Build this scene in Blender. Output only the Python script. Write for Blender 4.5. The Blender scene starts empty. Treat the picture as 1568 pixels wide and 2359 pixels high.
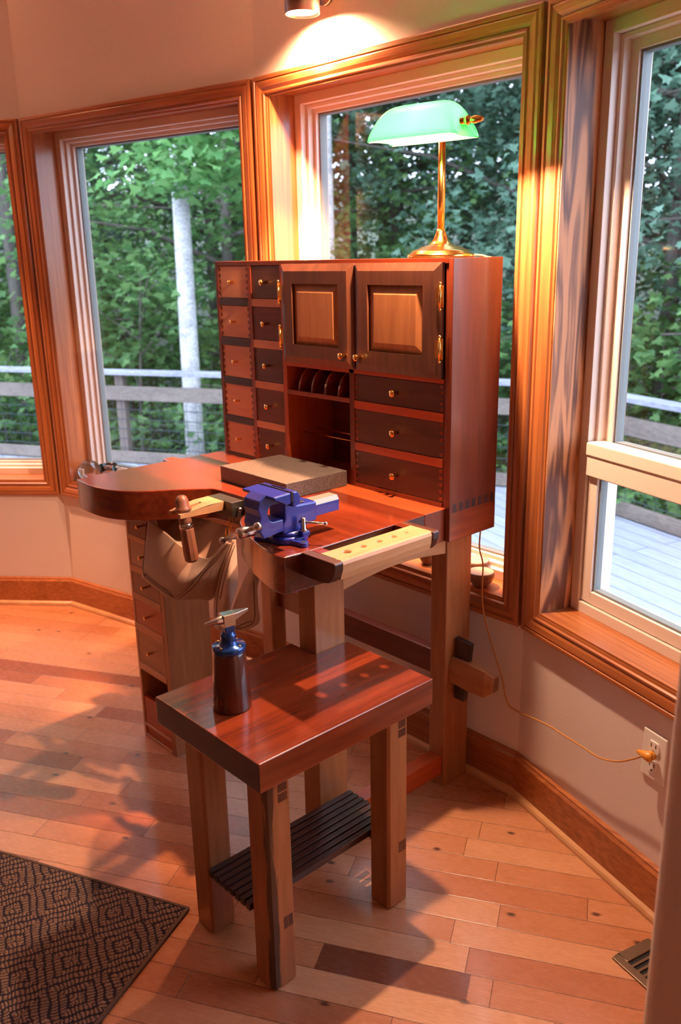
import bpy, bmesh, math, random
from mathutils import Vector, Matrix
PI = math.pi
R = random.Random(7)

# ------------------------------------------------------------------ camera, world, lights, exposure
scene = bpy.context.scene
col = scene.collection
CAM = (1.48063, -1.74904, 1.55)
cam_data = bpy.data.cameras.new('camera')
cam_data.sensor_fit = 'VERTICAL'; cam_data.sensor_height = 23.6; cam_data.sensor_width = 15.7
cam_data.lens = 1989.17 / 2359 * 23.6
cam_data.dof.use_dof = True; cam_data.dof.focus_distance = 2.0; cam_data.dof.aperture_fstop = 2.8
cam_data.clip_start = 0.02; cam_data.clip_end = 200
cam = bpy.data.objects.new('camera', cam_data); col.objects.link(cam)
cam.location = CAM
pitch, roll, yaw = 0.2869113, -0.0190956, math.radians(47.59456)
cam.rotation_euler = (Matrix.Rotation(yaw, 3, 'Z') @ Matrix.Rotation(PI/2 - pitch, 3, 'X') @ Matrix.Rotation(roll, 3, 'Z')).to_euler()
scene.camera = cam
scene.view_settings.view_transform = 'Standard'
scene.view_settings.look = 'None'
scene.view_settings.exposure = 0.6
scene.view_settings.gamma = 1.0
scene.view_settings.use_curve_mapping = False

world = bpy.data.worlds.new('world'); scene.world = world; world.use_nodes = True
wn = world.node_tree; wn.nodes.clear()
bg = wn.nodes.new('ShaderNodeBackground'); wo = wn.nodes.new('ShaderNodeOutputWorld')
bg.inputs['Color'].default_value = (0.62, 0.72, 1.0, 1); bg.inputs['Strength'].default_value = 5.4
wn.links.new(bg.outputs[0], wo.inputs[0])

WARM = (1.0, 0.50, 0.27)
def point_light(name, loc, energy, radius=0.1, color=WARM):
    l = bpy.data.lights.new(name, 'POINT'); l.energy = energy; l.color = color; l.shadow_soft_size = radius
    o = bpy.data.objects.new(name, l); col.objects.link(o); o.location = loc; return o
def spot_light(name, loc, direction, energy, angle, blend=0.3, radius=0.02, color=WARM):
    l = bpy.data.lights.new(name, 'SPOT'); l.energy = energy; l.color = color; l.shadow_soft_size = radius
    l.spot_size = math.radians(angle); l.spot_blend = blend
    o = bpy.data.objects.new(name, l); col.objects.link(o); o.location = loc
    o.rotation_euler = Vector(direction).to_track_quat('-Z', 'Y').to_euler(); return o
# unseen warm fill lights, added to brighten the room from behind the camera
point_light('room_fill_light', (1.0, -4.2, 2.55), 4, 0.12)
point_light('room_fill_light', (-2.6, -3.4, 2.55), 5, 0.12)

# ------------------------------------------------------------------ mesh helpers
class MB:
    def __init__(s): s.v = []; s.f = []; s.sm = []
    def add(s, vs, fs, smooth=False, M=None):
        n = len(s.v)
        s.v += [tuple(M @ Vector(p)) if M else tuple(p) for p in vs]
        s.f += [tuple(n + i for i in f) for f in fs]; s.sm += [smooth] * len(fs); return s
    def box(s, x0, x1, y0, y1, z0, z1, M=None):
        return s.add([(x0,y0,z0),(x1,y0,z0),(x1,y1,z0),(x0,y1,z0),(x0,y0,z1),(x1,y0,z1),(x1,y1,z1),(x0,y1,z1)],
              [(0,3,2,1),(4,5,6,7),(0,1,5,4),(1,2,6,5),(2,3,7,6),(3,0,4,7)], False, M)
    def hexa(s, bot, top, M=None):
        return s.add(list(bot) + list(top), [(0,3,2,1),(4,5,6,7),(0,1,5,4),(1,2,6,5),(2,3,7,6),(3,0,4,7)], False, M)
    def prism(s, poly, a, b, axis='z', M=None, smooth=False):
        n = len(poly)
        def P(p, h):
            return (p[0], p[1], h) if axis == 'z' else ((h, p[0], p[1]) if axis == 'x' else (p[0], h, p[1]))
        vs = [P(p, a) for p in poly] + [P(p, b) for p in poly]
        s.add(vs, [tuple(range(n)), tuple(range(2*n-1, n-1, -1))], False, M)
        return s.add(vs, [(i, i+n, (i+1) % n + n, (i+1) % n) for i in range(n)], smooth, M)
    def lathe(s, prof, M=None, seg=32, smooth=True, closed=False):
        vs = []; fs = []
        for r, z in prof:
            for k in range(seg):
                t = 2*PI*k/seg; vs.append((r*math.cos(t), r*math.sin(t), z))
        m = len(prof)
        for i in range(m if closed else m-1):
            j = (i+1) % m
            for k in range(seg):
                fs.append((i*seg+k, i*seg+(k+1) % seg, j*seg+(k+1) % seg, j*seg+k))
        s.add(vs, fs, smooth, M)
        if not closed:
            if prof[0][0] > 1e-6: s.add(vs[:seg], [tuple(range(seg-1, -1, -1))], False, M)
            if prof[-1][0] > 1e-6: s.add(vs[-seg:], [tuple(range(seg))], False, M)
        return s
    def tube(s, pts, r, seg=10, closed=False, cap=True):
        pts = [Vector(p) for p in pts]; n = len(pts); vs = []; fs = []; up = None
        rr = r if isinstance(r, (list, tuple)) else [r]*n
        for i, p in enumerate(pts):
            if closed: t = pts[(i+1) % n] - pts[i-1]
            else: t = pts[min(i+1, n-1)] - pts[max(i-1, 0)]
            t.normalize()
            if up is None:
                up = Vector((0,0,1)) if abs(t.z) < 0.9 else Vector((1,0,0))
            up = (up - t*up.dot(t)).normalized(); w = t.cross(up)
            for k in range(seg):
                a = 2*PI*k/seg; vs.append(tuple(p + (up*math.cos(a) + w*math.sin(a))*rr[i]))
        for i in range(n if closed else n-1):
            j = (i+1) % n
            for k in range(seg): fs.append((i*seg+k, i*seg+(k+1) % seg, j*seg+(k+1) % seg, j*seg+k))
        s.add(vs, fs, True)
        if cap and not closed:
            s.add(vs[:seg], [tuple(range(seg-1,-1,-1))]); s.add(vs[-seg:], [tuple(range(seg))])
        return s
    def sphere(s, c, r, seg=16, ring=10, sc=(1,1,1)):
        prof = [(r*math.sin(PI*i/ring), -r*math.cos(PI*i/ring)) for i in range(ring+1)]
        M = Matrix.Translation(c) @ Matrix.Diagonal((*sc, 1))
        return s.lathe(prof, M, seg)
    def grid(s, rows, smooth=True):
        n = len(rows); m = len(rows[0]); vs = [tuple(p) for r in rows for p in r]
        return s.add(vs, [(i*m+j, i*m+j+1, (i+1)*m+j+1, (i+1)*m+j) for i in range(n-1) for j in range(m-1)], smooth)
    def obj(s, name, m, parent=None, bevel=0, fix=True, bseg=2):
        me = bpy.data.meshes.new(name); me.from_pydata(s.v, [], s.f)
        me.polygons.foreach_set('use_smooth', s.sm); me.update()
        if fix:
            b = bmesh.new(); b.from_mesh(me); bmesh.ops.remove_doubles(b, verts=b.verts, dist=1e-5)
            bmesh.ops.recalc_face_normals(b, faces=b.faces); b.to_mesh(me); b.free()
        o = bpy.data.objects.new(name, me); col.objects.link(o)
        if m: me.materials.append(m)
        if parent:
            o.parent = parent
            o.matrix_parent_inverse = Matrix.Translation(parent.location).inverted() if parent.type == 'EMPTY' and parent.get('worldparts') else Matrix()
        if bevel:
            md = o.modifiers.new('bevel', 'BEVEL'); md.width = bevel; md.segments = bseg; md.limit_method = 'ANGLE'; md.angle_limit = math.radians(35)
        return o

def tag(o, label, cat, group=None, kind=None):
    o['label'] = label; o['category'] = cat
    if group: o['group'] = group
    if kind: o['kind'] = kind
    return o
def thing(name, loc, label, cat, group=None, world_parts=True, rotz=0):
    """Empty at the thing's base; parts are modelled in world metres unless world_parts is False."""
    o = bpy.data.objects.new(name, None); col.objects.link(o); o.location = loc; o.rotation_euler = (0,0,rotz)
    o.empty_display_size = .05
    if world_parts: o['worldparts'] = 1
    return tag(o, label, cat, group)
def struct(o): o['kind'] = 'structure'; return o

# ------------------------------------------------------------------ materials
def srgb(r, g, b):
    f = lambda c: (c/255/12.92) if c/255 <= .04045 else ((c/255+.055)/1.055)**2.4
    return (f(r), f(g), f(b), 1)
def newmat(name):
    m = bpy.data.materials.new(name); m.use_nodes = True; nt = m.node_tree; nt.nodes.clear()
    out = nt.nodes.new('ShaderNodeOutputMaterial'); p = nt.nodes.new('ShaderNodeBsdfPrincipled')
    nt.links.new(p.outputs[0], out.inputs[0]); return m, nt, p, out
def plain(name, c, rough=.5, metal=0, spec=.5, coat=0, noise=0, nscale=40, bump=0):
    m, nt, p, out = newmat(name)
    p.inputs['Base Color'].default_value = c; p.inputs['Roughness'].default_value = rough; p.inputs['Metallic'].default_value = metal
    p.inputs['Specular IOR Level'].default_value = spec; p.inputs['Coat Weight'].default_value = coat
    if noise or bump:
        tc = nt.nodes.new('ShaderNodeTexCoord'); n = nt.nodes.new('ShaderNodeTexNoise'); n.inputs['Scale'].default_value = nscale; n.inputs['Detail'].default_value = 5
        nt.links.new(tc.outputs['Object'], n.inputs['Vector'])
        if noise:
            mx = nt.nodes.new('ShaderNodeMix'); mx.data_type = 'RGBA'
            mx.inputs[6].default_value = tuple(v*(1-noise) for v in c[:3]) + (1,); mx.inputs[7].default_value = tuple(min(1, v*(1+noise)) for v in c[:3]) + (1,)
            rp = nt.nodes.new('ShaderNodeMapRange'); rp.inputs[1].default_value = .35; rp.inputs[2].default_value = .65
            nt.links.new(n.outputs['Fac'], rp.inputs[0]); nt.links.new(rp.outputs[0], mx.inputs[0]); nt.links.new(mx.outputs[2], p.inputs['Base Color'])
        if bump:
            b = nt.nodes.new('ShaderNodeBump'); b.inputs['Strength'].default_value = bump; b.inputs['Distance'].default_value = .002
            nt.links.new(n.outputs['Fac'], b.inputs['Height']); nt.links.new(b.outputs[0], p.inputs['Normal'])
    return m
def wood(name, light, dark, axis='x', fine=70, broad=6, stretch=14, rough=.32, coat=.25, contrast=(.3,.7), knots=0, bump=.05, streak=.5, wave=0):
    """stained timber: fine pores and broad figure stretched along one axis"""
    m, nt, p, out = newmat(name); N = nt.nodes.new; L = nt.links.new
    tc = N('ShaderNodeTexCoord'); oi = N('ShaderNodeObjectInfo')
    add = N('ShaderNodeVectorMath'); add.operation = 'MULTIPLY_ADD'
    add.inputs[1].default_value = (1,1,1)
    cmb = N('ShaderNodeCombineXYZ')
    ml = N('ShaderNodeMath'); ml.operation = 'MULTIPLY'; ml.inputs[1].default_value = 37.0
    L(oi.outputs['Random'], ml.inputs[0])
    for i in range(3): L(ml.outputs[0], cmb.inputs[i])
    L(tc.outputs['Object'], add.inputs[0]); L(cmb.outputs[0], add.inputs[2])
    mp = N('ShaderNodeMapping'); s = [1,1,1]; s['xyz'.index(axis)] = 1/stretch; mp.inputs['Scale'].default_value = s
    L(add.outputs[0], mp.inputs[0])
    n1 = N('ShaderNodeTexNoise'); n1.inputs['Scale'].default_value = broad; n1.inputs['Detail'].default_value = 3; n1.inputs['Distortion'].default_value = .6
    n2 = N('ShaderNodeTexNoise'); n2.inputs['Scale'].default_value = fine; n2.inputs['Detail'].default_value = 4
    L(mp.outputs[0], n1.inputs['Vector']); L(mp.outputs[0], n2.inputs['Vector'])
    mixf = N('ShaderNodeMix'); mixf.inputs[0].default_value = streak
    L(n1.outputs['Fac'], mixf.inputs[2]); L(n2.outputs['Fac'], mixf.inputs[3])
    fac = mixf.outputs[0]
    if wave:
        mw = N('ShaderNodeMath'); mw.operation = 'MULTIPLY'; mw.inputs[1].default_value = wave; L(n1.outputs['Fac'], mw.inputs[0])
        si = N('ShaderNodeMath'); si.operation = 'SINE'; L(mw.outputs[0], si.inputs[0])
        sc = N('ShaderNodeMath'); sc.operation = 'MULTIPLY_ADD'; sc.inputs[1].default_value = .22; L(si.outputs[0], sc.inputs[0]); L(fac, sc.inputs[2]); fac = sc.outputs[0]
    mr = N('ShaderNodeMapRange'); mr.inputs[1].default_value = contrast[0]; mr.inputs[2].default_value = contrast[1]; L(fac, mr.inputs[0])
    mx = N('ShaderNodeMix'); mx.data_type = 'RGBA'; mx.inputs[6].default_value = dark; mx.inputs[7].default_value = light; L(mr.outputs[0], mx.inputs[0])
    c = mx.outputs[2]
    if knots:
        vo = N('ShaderNodeTexVoronoi'); vo.inputs['Scale'].default_value = knots; mp2 = N('ShaderNodeMapping')
        s2 = [1,1,1]; s2['xyz'.index(axis)] = .35; mp2.inputs['Scale'].default_value = s2; L(add.outputs[0], mp2.inputs[0]); L(mp2.outputs[0], vo.inputs['Vector'])
        km = N('ShaderNodeMapRange'); km.inputs[1].default_value = .06; km.inputs[2].default_value = .16; km.inputs[3].default_value = 1; km.inputs[4].default_value = 0; L(vo.outputs['Distance'], km.inputs[0])
        mk = N('ShaderNodeMix'); mk.data_type = 'RGBA'; mk.inputs[7].default_value = tuple(v*.25 for v in dark[:3]) + (1,); L(km.outputs[0], mk.inputs[0]); L(c, mk.inputs[6]); c = mk.outputs[2]
    # end grain soaks up the finish and reads darker
    sn = N('ShaderNodeSeparateXYZ'); L(tc.outputs['Normal'], sn.inputs[0]); ab = N('ShaderNodeMath'); ab.operation = 'ABSOLUTE'; L(sn.outputs['xyz'.index(axis)], ab.inputs[0])
    eg = N('ShaderNodeMapRange'); eg.inputs[1].default_value = .75; eg.inputs[2].default_value = .95; eg.inputs[4].default_value = .68; L(ab.outputs[0], eg.inputs[0])
    me_ = N('ShaderNodeMix'); me_.data_type = 'RGBA'; L(eg.outputs[0], me_.inputs[0]); L(c, me_.inputs[6]); me_.inputs[7].default_value = tuple(v*.35 for v in dark[:3]) + (1,); c = me_.outputs[2]
    L(c, p.inputs['Base Color'])
    p.inputs['Roughness'].default_value = rough; p.inputs['Coat Weight'].default_value = coat; p.inputs['Coat Roughness'].default_value = .15
    if bump:
        b = N('ShaderNodeBump'); b.inputs['Strength'].default_value = bump; b.inputs['Distance'].default_value = .002; L(n2.outputs['Fac'], b.inputs['Height']); L(b.outputs[0], p.inputs['Normal'])
    return m

MW = {}
def W(kind, axis):
    k = (kind, axis)
    if k in MW: return MW[k]
    spec = {
     'oak':    dict(light=srgb(188,112,60), dark=srgb(128,64,30), fine=110, broad=9, stretch=34, rough=.34, coat=.35, contrast=(.3,.68), streak=.62, bump=.08),
     'oakfig': dict(light=srgb(200,130,80), dark=srgb(104,56,32), fine=110, broad=10, stretch=10, rough=.5, coat=0, contrast=(.3,.66), streak=.22, wave=46, bump=.05),
     'mahog':  dict(light=srgb(150,58,25), dark=srgb(86,25,11), fine=60, broad=9, stretch=12, rough=.25, coat=1.0, contrast=(.3,.7), streak=.45),
     'mahogd': dict(light=srgb(122,50,26), dark=srgb(78,26,14), fine=60, broad=8, stretch=10, rough=.3, coat=.35, contrast=(.3,.7), streak=.5),
     'walnut': dict(light=srgb(102,56,36), dark=srgb(58,28,18), fine=70, broad=9, stretch=12, rough=.38, coat=.2, contrast=(.3,.7), streak=.5),
     'wenge':  dict(light=srgb(70,38,30), dark=srgb(34,18,14), fine=80, broad=12, stretch=16, rough=.35, coat=.3, contrast=(.3,.7), streak=.6),
     'cocobolo': dict(light=srgb(96,38,24), dark=srgb(48,18,12), fine=60, broad=10, stretch=10, rough=.25, coat=.6, contrast=(.3,.7), streak=.4),
     'maple':  dict(light=srgb(214,160,112), dark=srgb(178,120,76), fine=60, broad=7, stretch=7, rough=.35, coat=.25, contrast=(.3,.7), streak=.4),
     'cherry': dict(light=srgb(184,118,70), dark=srgb(134,76,42), fine=60, broad=6, stretch=9, rough=.38, coat=.2, contrast=(.3,.7), streak=.45, knots=3),
     'redrail':dict(light=srgb(196,84,36), dark=srgb(156,60,26), fine=60, broad=8, stretch=14, rough=.35, coat=.25, contrast=(.3,.7), streak=.5),
     'lmaple': dict(light=srgb(214,152,108), dark=srgb(182,116,78), fine=70, broad=8, stretch=8, rough=.4, coat=.15, contrast=(.3,.7), streak=.4),
     'deck':   dict(light=srgb(168,168,178), dark=srgb(118,120,134), fine=60, broad=6, stretch=16, rough=.75, coat=0, contrast=(.3,.7), streak=.6, bump=.3),
     'deckd':  dict(light=srgb(138,124,112), dark=srgb(92,82,76), fine=60, broad=6, stretch=16, rough=.8, coat=0, contrast=(.3,.7), streak=.5, bump=.3),
    }[kind]
    MW[k] = wood(kind + '_wood_' + axis, axis=axis, **spec); return MW[k]

M_wall = plain('wall_paint', srgb(224,206,196), .6, noise=.02, nscale=180, bump=.05)
M_ceil = plain('ceiling_paint', srgb(226,214,206), .8)
M_vinyl = plain('tan_window_vinyl', srgb(222,200,184), .4)
M_vinyl_d = plain('grey_window_spacer', srgb(120,122,118), .5)
M_brass = plain('polished_brass', srgb(240,180,96), .18, 1)
M_brassr = plain('satin_brass', srgb(235,170,90), .3, 1)
M_steel = plain('polished_steel', srgb(200,195,192), .2, 1)
M_gsteel = plain('ground_steel', srgb(150,138,128), .5, .8)
M_dsteel = plain('dark_steel', srgb(96,86,78), .35, .8)
M_black = plain('blackened_metal', srgb(30,26,24), .4, .3)
M_blue = plain('blue_enamel', srgb(34,46,142), .32, 0, coat=.3, bump=.15, nscale=150)
M_bluean = plain('blue_anodised', srgb(16,64,130), .18, .55, coat=.6)
M_white = plain('white_plastic', srgb(232,224,216), .35)
M_cord = plain('gold_cord', srgb(190,130,66), .45)
M_plug = plain('amber_plug', srgb(214,140,50), .35)
M_leather = plain('tan_leather', srgb(186,152,132), .62, noise=.06, nscale=14, bump=.1)
M_stitch = plain('dark_thread', srgb(70,34,30), .8)
M_granite = plain('granite_speckle', srgb(84,72,64), .45, noise=.5, nscale=260)
M_dark = plain('dark_recess', srgb(22,14,10), .8)
M_tool = wood('terracotta_handle', srgb(160,98,70), srgb(120,68,46), 'z', 60, 10, 6, .45, .1)
M_bowl = plain('brown_stoneware', srgb(120,82,60), .4, noise=.1)
M_bowlin = plain('pale_glaze', srgb(214,170,140), .3)
M_vent = plain('bronze_register', srgb(120,96,76), .4, .6)

def glass(name, tint=(1,1,1,1), ior=1.45, refl=1.0):
    m = bpy.data.materials.new(name); m.use_nodes = True; nt = m.node_tree; nt.nodes.clear(); N = nt.nodes.new; L = nt.links.new
    o = N('ShaderNodeOutputMaterial'); mx = N('ShaderNodeMixShader'); t = N('ShaderNodeBsdfTransparent'); g = N('ShaderNodeBsdfGlossy'); f = N('ShaderNodeFresnel')
    f.inputs['IOR'].default_value = ior; g.inputs['Roughness'].default_value = 0.0; t.inputs['Color'].default_value = tint
    ge = N('ShaderNodeNewGeometry'); fr_ = N('ShaderNodeMath'); fr_.operation = 'SUBTRACT'; fr_.inputs[0].default_value = 1; L(ge.outputs['Backfacing'], fr_.inputs[1])
    fm = N('ShaderNodeMath'); fm.operation = 'MULTIPLY'; L(f.outputs[0], fm.inputs[0]); L(fr_.outputs[0], fm.inputs[1])
    L(fm.outputs[0], mx.inputs[0]); L(t.outputs[0], mx.inputs[1]); L(g.outputs[0], mx.inputs[2]); L(mx.outputs[0], o.inputs[0]); return m
M_glass = glass('window_glass', (.97,.99,.97,1), 1.45)
def rglass(name):
    m, nt, p, out = newmat(name); p.inputs['Transmission Weight'].default_value = 1; p.inputs['Roughness'].default_value = .01; p.inputs['IOR'].default_value = 1.46; p.inputs['Base Color'].default_value = (.95,.97,.98,1); return m
M_clear = rglass('clear_glass')
def emis(name, c, s):
    m = bpy.data.materials.new(name); m.use_nodes = True; nt = m.node_tree; nt.nodes.clear()
    o = nt.nodes.new('ShaderNodeOutputMaterial'); e = nt.nodes.new('ShaderNodeEmission'); e.inputs[0].default_value = (*c, 1); e.inputs[1].default_value = s
    nt.links.new(e.outputs[0], o.inputs[0]); return m

# ------------------------------------------------------------------ floor
def floor_mat():
    m, nt, p, out = newmat('hickory_planks'); N = nt.nodes.new; L = nt.links.new
    def math_(op, a, b=None, c=None):
        n = N('ShaderNodeMath'); n.operation = op
        for i, v in enumerate((a, b, c)):
            if v is None: continue
            if isinstance(v, (int, float)): n.inputs[i].default_value = v
            else: L(v, n.inputs[i])
        return n.outputs[0]
    tc = N('ShaderNodeTexCoord'); mp = N('ShaderNodeMapping'); mp.vector_type = 'POINT'
    mp.inputs['Rotation'].default_value = (0, 0, -math.radians(30.7)); L(tc.outputs['Object'], mp.inputs[0])
    # shifts a plank joint onto the dark plank in front of the small table
    sx = N('ShaderNodeSeparateXYZ'); L(mp.outputs[0], sx.inputs[0])
    u, v = sx.outputs[0], sx.outputs[1]
    v = math_('ADD', v, FLOOR_V)
    r = math_('FLOOR', math_('DIVIDE', v, .0788)); fv = math_('FRACT', math_('DIVIDE', v, .0788))
    wn_ = N('ShaderNodeTexWhiteNoise'); wn_.noise_dimensions = '1D'; L(r, wn_.inputs['W'])
    Lr = math_('MULTIPLY_ADD', wn_.outputs['Value'], .35, .42)
    wn1 = N('ShaderNodeTexWhiteNoise'); wn1.noise_dimensions = '1D'; L(math_('ADD', r, 31.7), wn1.inputs['W'])
    uu = math_('DIVIDE', math_('MULTIPLY_ADD', wn1.outputs['Value'], 3.0, u), Lr)
    c = math_('FLOOR', uu); fu = math_('FRACT', uu)
    cb = N('ShaderNodeCombineXYZ'); L(r, cb.inputs[0]); L(c, cb.inputs[1])
    w2 = N('ShaderNodeTexWhiteNoise'); w2.noise_dimensions = '3D'; L(cb.outputs[0], w2.inputs['Vector'])
    ramp = N('ShaderNodeValToRGB'); L(w2.outputs['Value'], ramp.inputs[0]); cr = ramp.color_ramp
    cr.elements[0].position = 0; cr.elements[0].color = srgb(140,74,46); cr.elements[1].position = 1; cr.elements[1].color = srgb(206,146,106)
    for pos, cc in ((.07,srgb(166,98,64)), (.16,srgb(184,116,78)), (.4,srgb(192,126,86)), (.7,srgb(198,134,94))):
        e = cr.elements.new(pos); e.color = cc
    # the one very dark plank in front of the side table
    inr = math_('COMPARE', v, FLOOR_V - .7226, .0385)
    inu = math_('COMPARE', u, .014, .173)
    dk_ = N('ShaderNodeMix'); dk_.data_type = 'RGBA'; L(math_('MULTIPLY', inr, inu), dk_.inputs[0]); L(ramp.outputs[0], dk_.inputs[6]); dk_.inputs[7].default_value = srgb(124,68,44)
    # grain
    off = N('ShaderNodeVectorMath'); off.operation = 'MULTIPLY_ADD'; L(w2.outputs['Color'], off.inputs[0]); off.inputs[1].default_value = (9,9,9); L(mp.outputs[0], off.inputs[2])
    m2 = N('ShaderNodeMapping'); m2.inputs['Scale'].default_value = (1.2, 11, 1); L(off.outputs[0], m2.inputs[0])
    n1 = N('ShaderNodeTexNoise'); n1.inputs['Scale'].default_value = 3.2; n1.inputs['Detail'].default_value = 2; n1.inputs['Distortion'].default_value = .8; L(m2.outputs[0], n1.inputs['Vector'])
    s = math_('SINE', math_('MULTIPLY', n1.outputs['Fac'], 55)); s = math_('MULTIPLY_ADD', s, .5, .5)
    n2 = N('ShaderNodeTexNoise'); n2.inputs['Scale'].default_value = 40; n2.inputs['Detail'].default_value = 3; L(m2.outputs[0], n2.inputs['Vector'])
    g = math_('MULTIPLY', math_('MULTIPLY_ADD', n2.outputs['Fac'], .6, s), .5)
    mxg = N('ShaderNodeMix'); mxg.data_type = 'RGBA'; mxg.blend_type = 'MULTIPLY'; L(dk_.outputs[2], mxg.inputs[6]); mxg.inputs[7].default_value = (.66,.54,.44,1)
    L(math_('MULTIPLY', g, .6), mxg.inputs[0])
    # knots
    vo = N('ShaderNodeTexVoronoi'); vo.voronoi_dimensions = '2D'; vo.inputs['Scale'].default_value = 2.7; m3 = N('ShaderNodeMapping'); m3.inputs['Scale'].default_value = (1, 1.7, 1); L(mp.outputs[0], m3.inputs[0]); L(m3.outputs[0], vo.inputs['Vector'])
    dist = math_('ADD', vo.outputs['Distance'], math_('MULTIPLY', n2.outputs['Fac'], .03))
    k = N('ShaderNodeMapRange'); L(dist, k.inputs[0]); k.inputs[1].default_value = .030; k.inputs[2].default_value = .055; k.inputs[3].default_value = .85; k.inputs[4].default_value = 0
    mk = N('ShaderNodeMix'); mk.data_type = 'RGBA'; L(k.outputs[0], mk.inputs[0]); L(mxg.outputs[2], mk.inputs[6]); mk.inputs[7].default_value = srgb(58,30,20)
    # joints
    ev = math_('MINIMUM', fv, math_('SUBTRACT', 1, fv)); ev = math_('MULTIPLY', ev, .0788)
    eu = math_('MULTIPLY', math_('MINIMUM', fu, math_('SUBTRACT', 1, fu)), Lr)
    e = math_('MINIMUM', ev, eu)
    gr = N('ShaderNodeMapRange'); L(e, gr.inputs[0]); gr.inputs[1].default_value = .0005; gr.inputs[2].default_value = .0014; gr.inputs[3].default_value = .75; gr.inputs[4].default_value = 0
    mj = N('ShaderNodeMix'); mj.data_type = 'RGBA'; L(gr.outputs[0], mj.inputs[0]); L(mk.outputs[2], mj.inputs[6]); mj.inputs[7].default_value = srgb(70,36,22)
    L(mj.outputs[2], p.inputs['Base Color'])
    rr = N('ShaderNodeMapRange'); L(n2.outputs['Fac'], rr.inputs[0]); rr.inputs[3].default_value = .2; rr.inputs[4].default_value = .34; L(rr.outputs[0], p.inputs['Roughness'])
    p.inputs['Coat Weight'].default_value = .3; p.inputs['Coat Roughness'].default_value = .12
    b = N('ShaderNodeBump'); b.inputs['Strength'].default_value = .35; b.inputs['Distance'].default_value = .002
    L(math_('SUBTRACT', math_('MULTIPLY', g, .15), gr.outputs[0]), b.inputs['Height']); L(b.outputs[0], p.inputs['Normal'])
    return m
_a = math.radians(30.7)
# v coordinate (across planks) of a known joint at (.2143,-.6673)
_v = -math.sin(_a)*.2143 + math.cos(_a)*(-.6673)
FLOOR_V = -(_v - math.floor(_v/.0788)*.0788)
M_floor = floor_mat()

# ------------------------------------------------------------------ room plan (metres; casing face plane of the bay)
P12 = Vector((-2.1732, -.1335)); P23 = Vector((-.9698, .1295)); P34 = Vector((.1593, .129))
a1 = math.radians(42.4455); d1 = Vector((math.cos(a1), math.sin(a1))); P01 = P12 - d1*1.22
a4 = math.radians(-17.73); d4 = Vector((math.cos(a4), math.sin(a4))); P45 = P34 + d4*1.22
a0 = a1 + math.radians(40); P00 = P01 - Vector((math.cos(a0), math.sin(a0)))*1.2
a5 = a4 - math.radians(20); P56 = P45 + Vector((math.cos(a5), math.sin(a5)))*1.0
BAY = [P00, P01, P12, P23, P34, P45, P56]
def offs(poly, o):
    """offset an open polyline; positive o = outward (away from the room)"""
    out = []
    for i, p in enumerate(poly):
        ns = []
        for a, b in ((i-1, i), (i, i+1)):
            if a < 0 or b >= len(poly): continue
            d = (poly[b]-poly[a]).normalized(); ns.append(Vector((-d.y, d.x)))
        if len(ns) == 1: out.append(p + ns[0]*o)
        else:
            n = (ns[0]+ns[1]); out.append(p + n*(o/ (1+ns[0].dot(ns[1])) ))
    return out
W_IN = offs(BAY, .02); W_OUT = offs(BAY, .22)
SILL, HEAD, CEIL = .606, 2.060, 2.85
def seg_local(i):
    a, b = BAY[i], BAY[i+1]; d = (b-a).normalized(); L_ = (b-a).length
    return a, d, Vector((-d.y, d.x)), L_
def q(poly_pts, z0, z1, mb): mb.prism([tuple(p) for p in poly_pts], z0, z1)

ROOM = [P00 + Vector((0,0)), Vector((-4.9, -2.2)), Vector((-4.9, -4.2)), Vector((-3.6,-5.2)), Vector((2.6,-5.2)), Vector((3.4,-3.6)), Vector((3.4, -.2)), P56]
fl = MB()
pts = [tuple(p) for p in W_OUT] + [(4.2,-.8),(4.2,-6),(-5.4,-6),(-5.4,-1.6)]
fl.prism(pts, -.12, 0)
struct(fl.obj('floor', M_floor))
ce = MB(); ce.prism(pts, CEIL, CEIL+.1); struct(ce.obj('ceiling', M_ceil))

wall_names = ['wall_far_left', 'wall_left', 'wall_mid_left', 'wall_back', 'wall_right', 'wall_far_right']
S0, S1 = .072, .072     # solid strips either side of an opening
OPEN = {}
for i in range(6):
    a, d, n, L_ = seg_local(i)
    mb = MB(); A, B, C, D = W_IN[i], W_IN[i+1], W_OUT[i+1], W_OUT[i]
    if i in (1,2,3,4):
        q([A,B,C,D], 0, SILL-.02, mb); q([A,B,C,D], HEAD+.02, CEIL, mb)
        s0, s1 = S0, L_-S1 + (.02 if i in (2,) else 0)
        if i == 2: s1 = 1.175
        if i == 3: s0, s1 = .077, 1.0775
        OPEN[i] = (s0, s1)
        j0, j1 = s0-.02, s1+.02
        q([A, a+d*j0+n*.02, a+d*j0+n*.22, D], SILL-.02, HEAD+.02, mb)
        q([a+d*j1+n*.02, B, C, a+d*j1+n*.22], SILL-.02, HEAD+.02, mb)
    else:
        q([A,B,C,D], 0, CEIL, mb)
    struct(mb.obj(wall_names[i], M_wall))
# rest of the room, behind and beside the camera
def slab(name, p, q_, z0=0, z1=CEIL, th=.15):
    p = Vector(p); q_ = Vector(q_); d = (q_-p).normalized(); n = Vector((-d.y, d.x))*th
    mb = MB(); mb.prism([tuple(p), tuple(q_), tuple(q_+n), tuple(p+n)], z0, z1); return struct(mb.obj(name, M_wall))
slab('wall_west', (-5.2,-3.98), W_IN[0]); slab('wall_south_west', (-5.2, -5.8), (-5.2,-3.98)); 
slab('wall_south', (4.0,-5.8), (-5.2,-5.8)); slab('wall_east', (4.0,-.6), (4.0,-5.8)); slab('wall_north_east', W_IN[6], (4.0,-.6))
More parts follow.
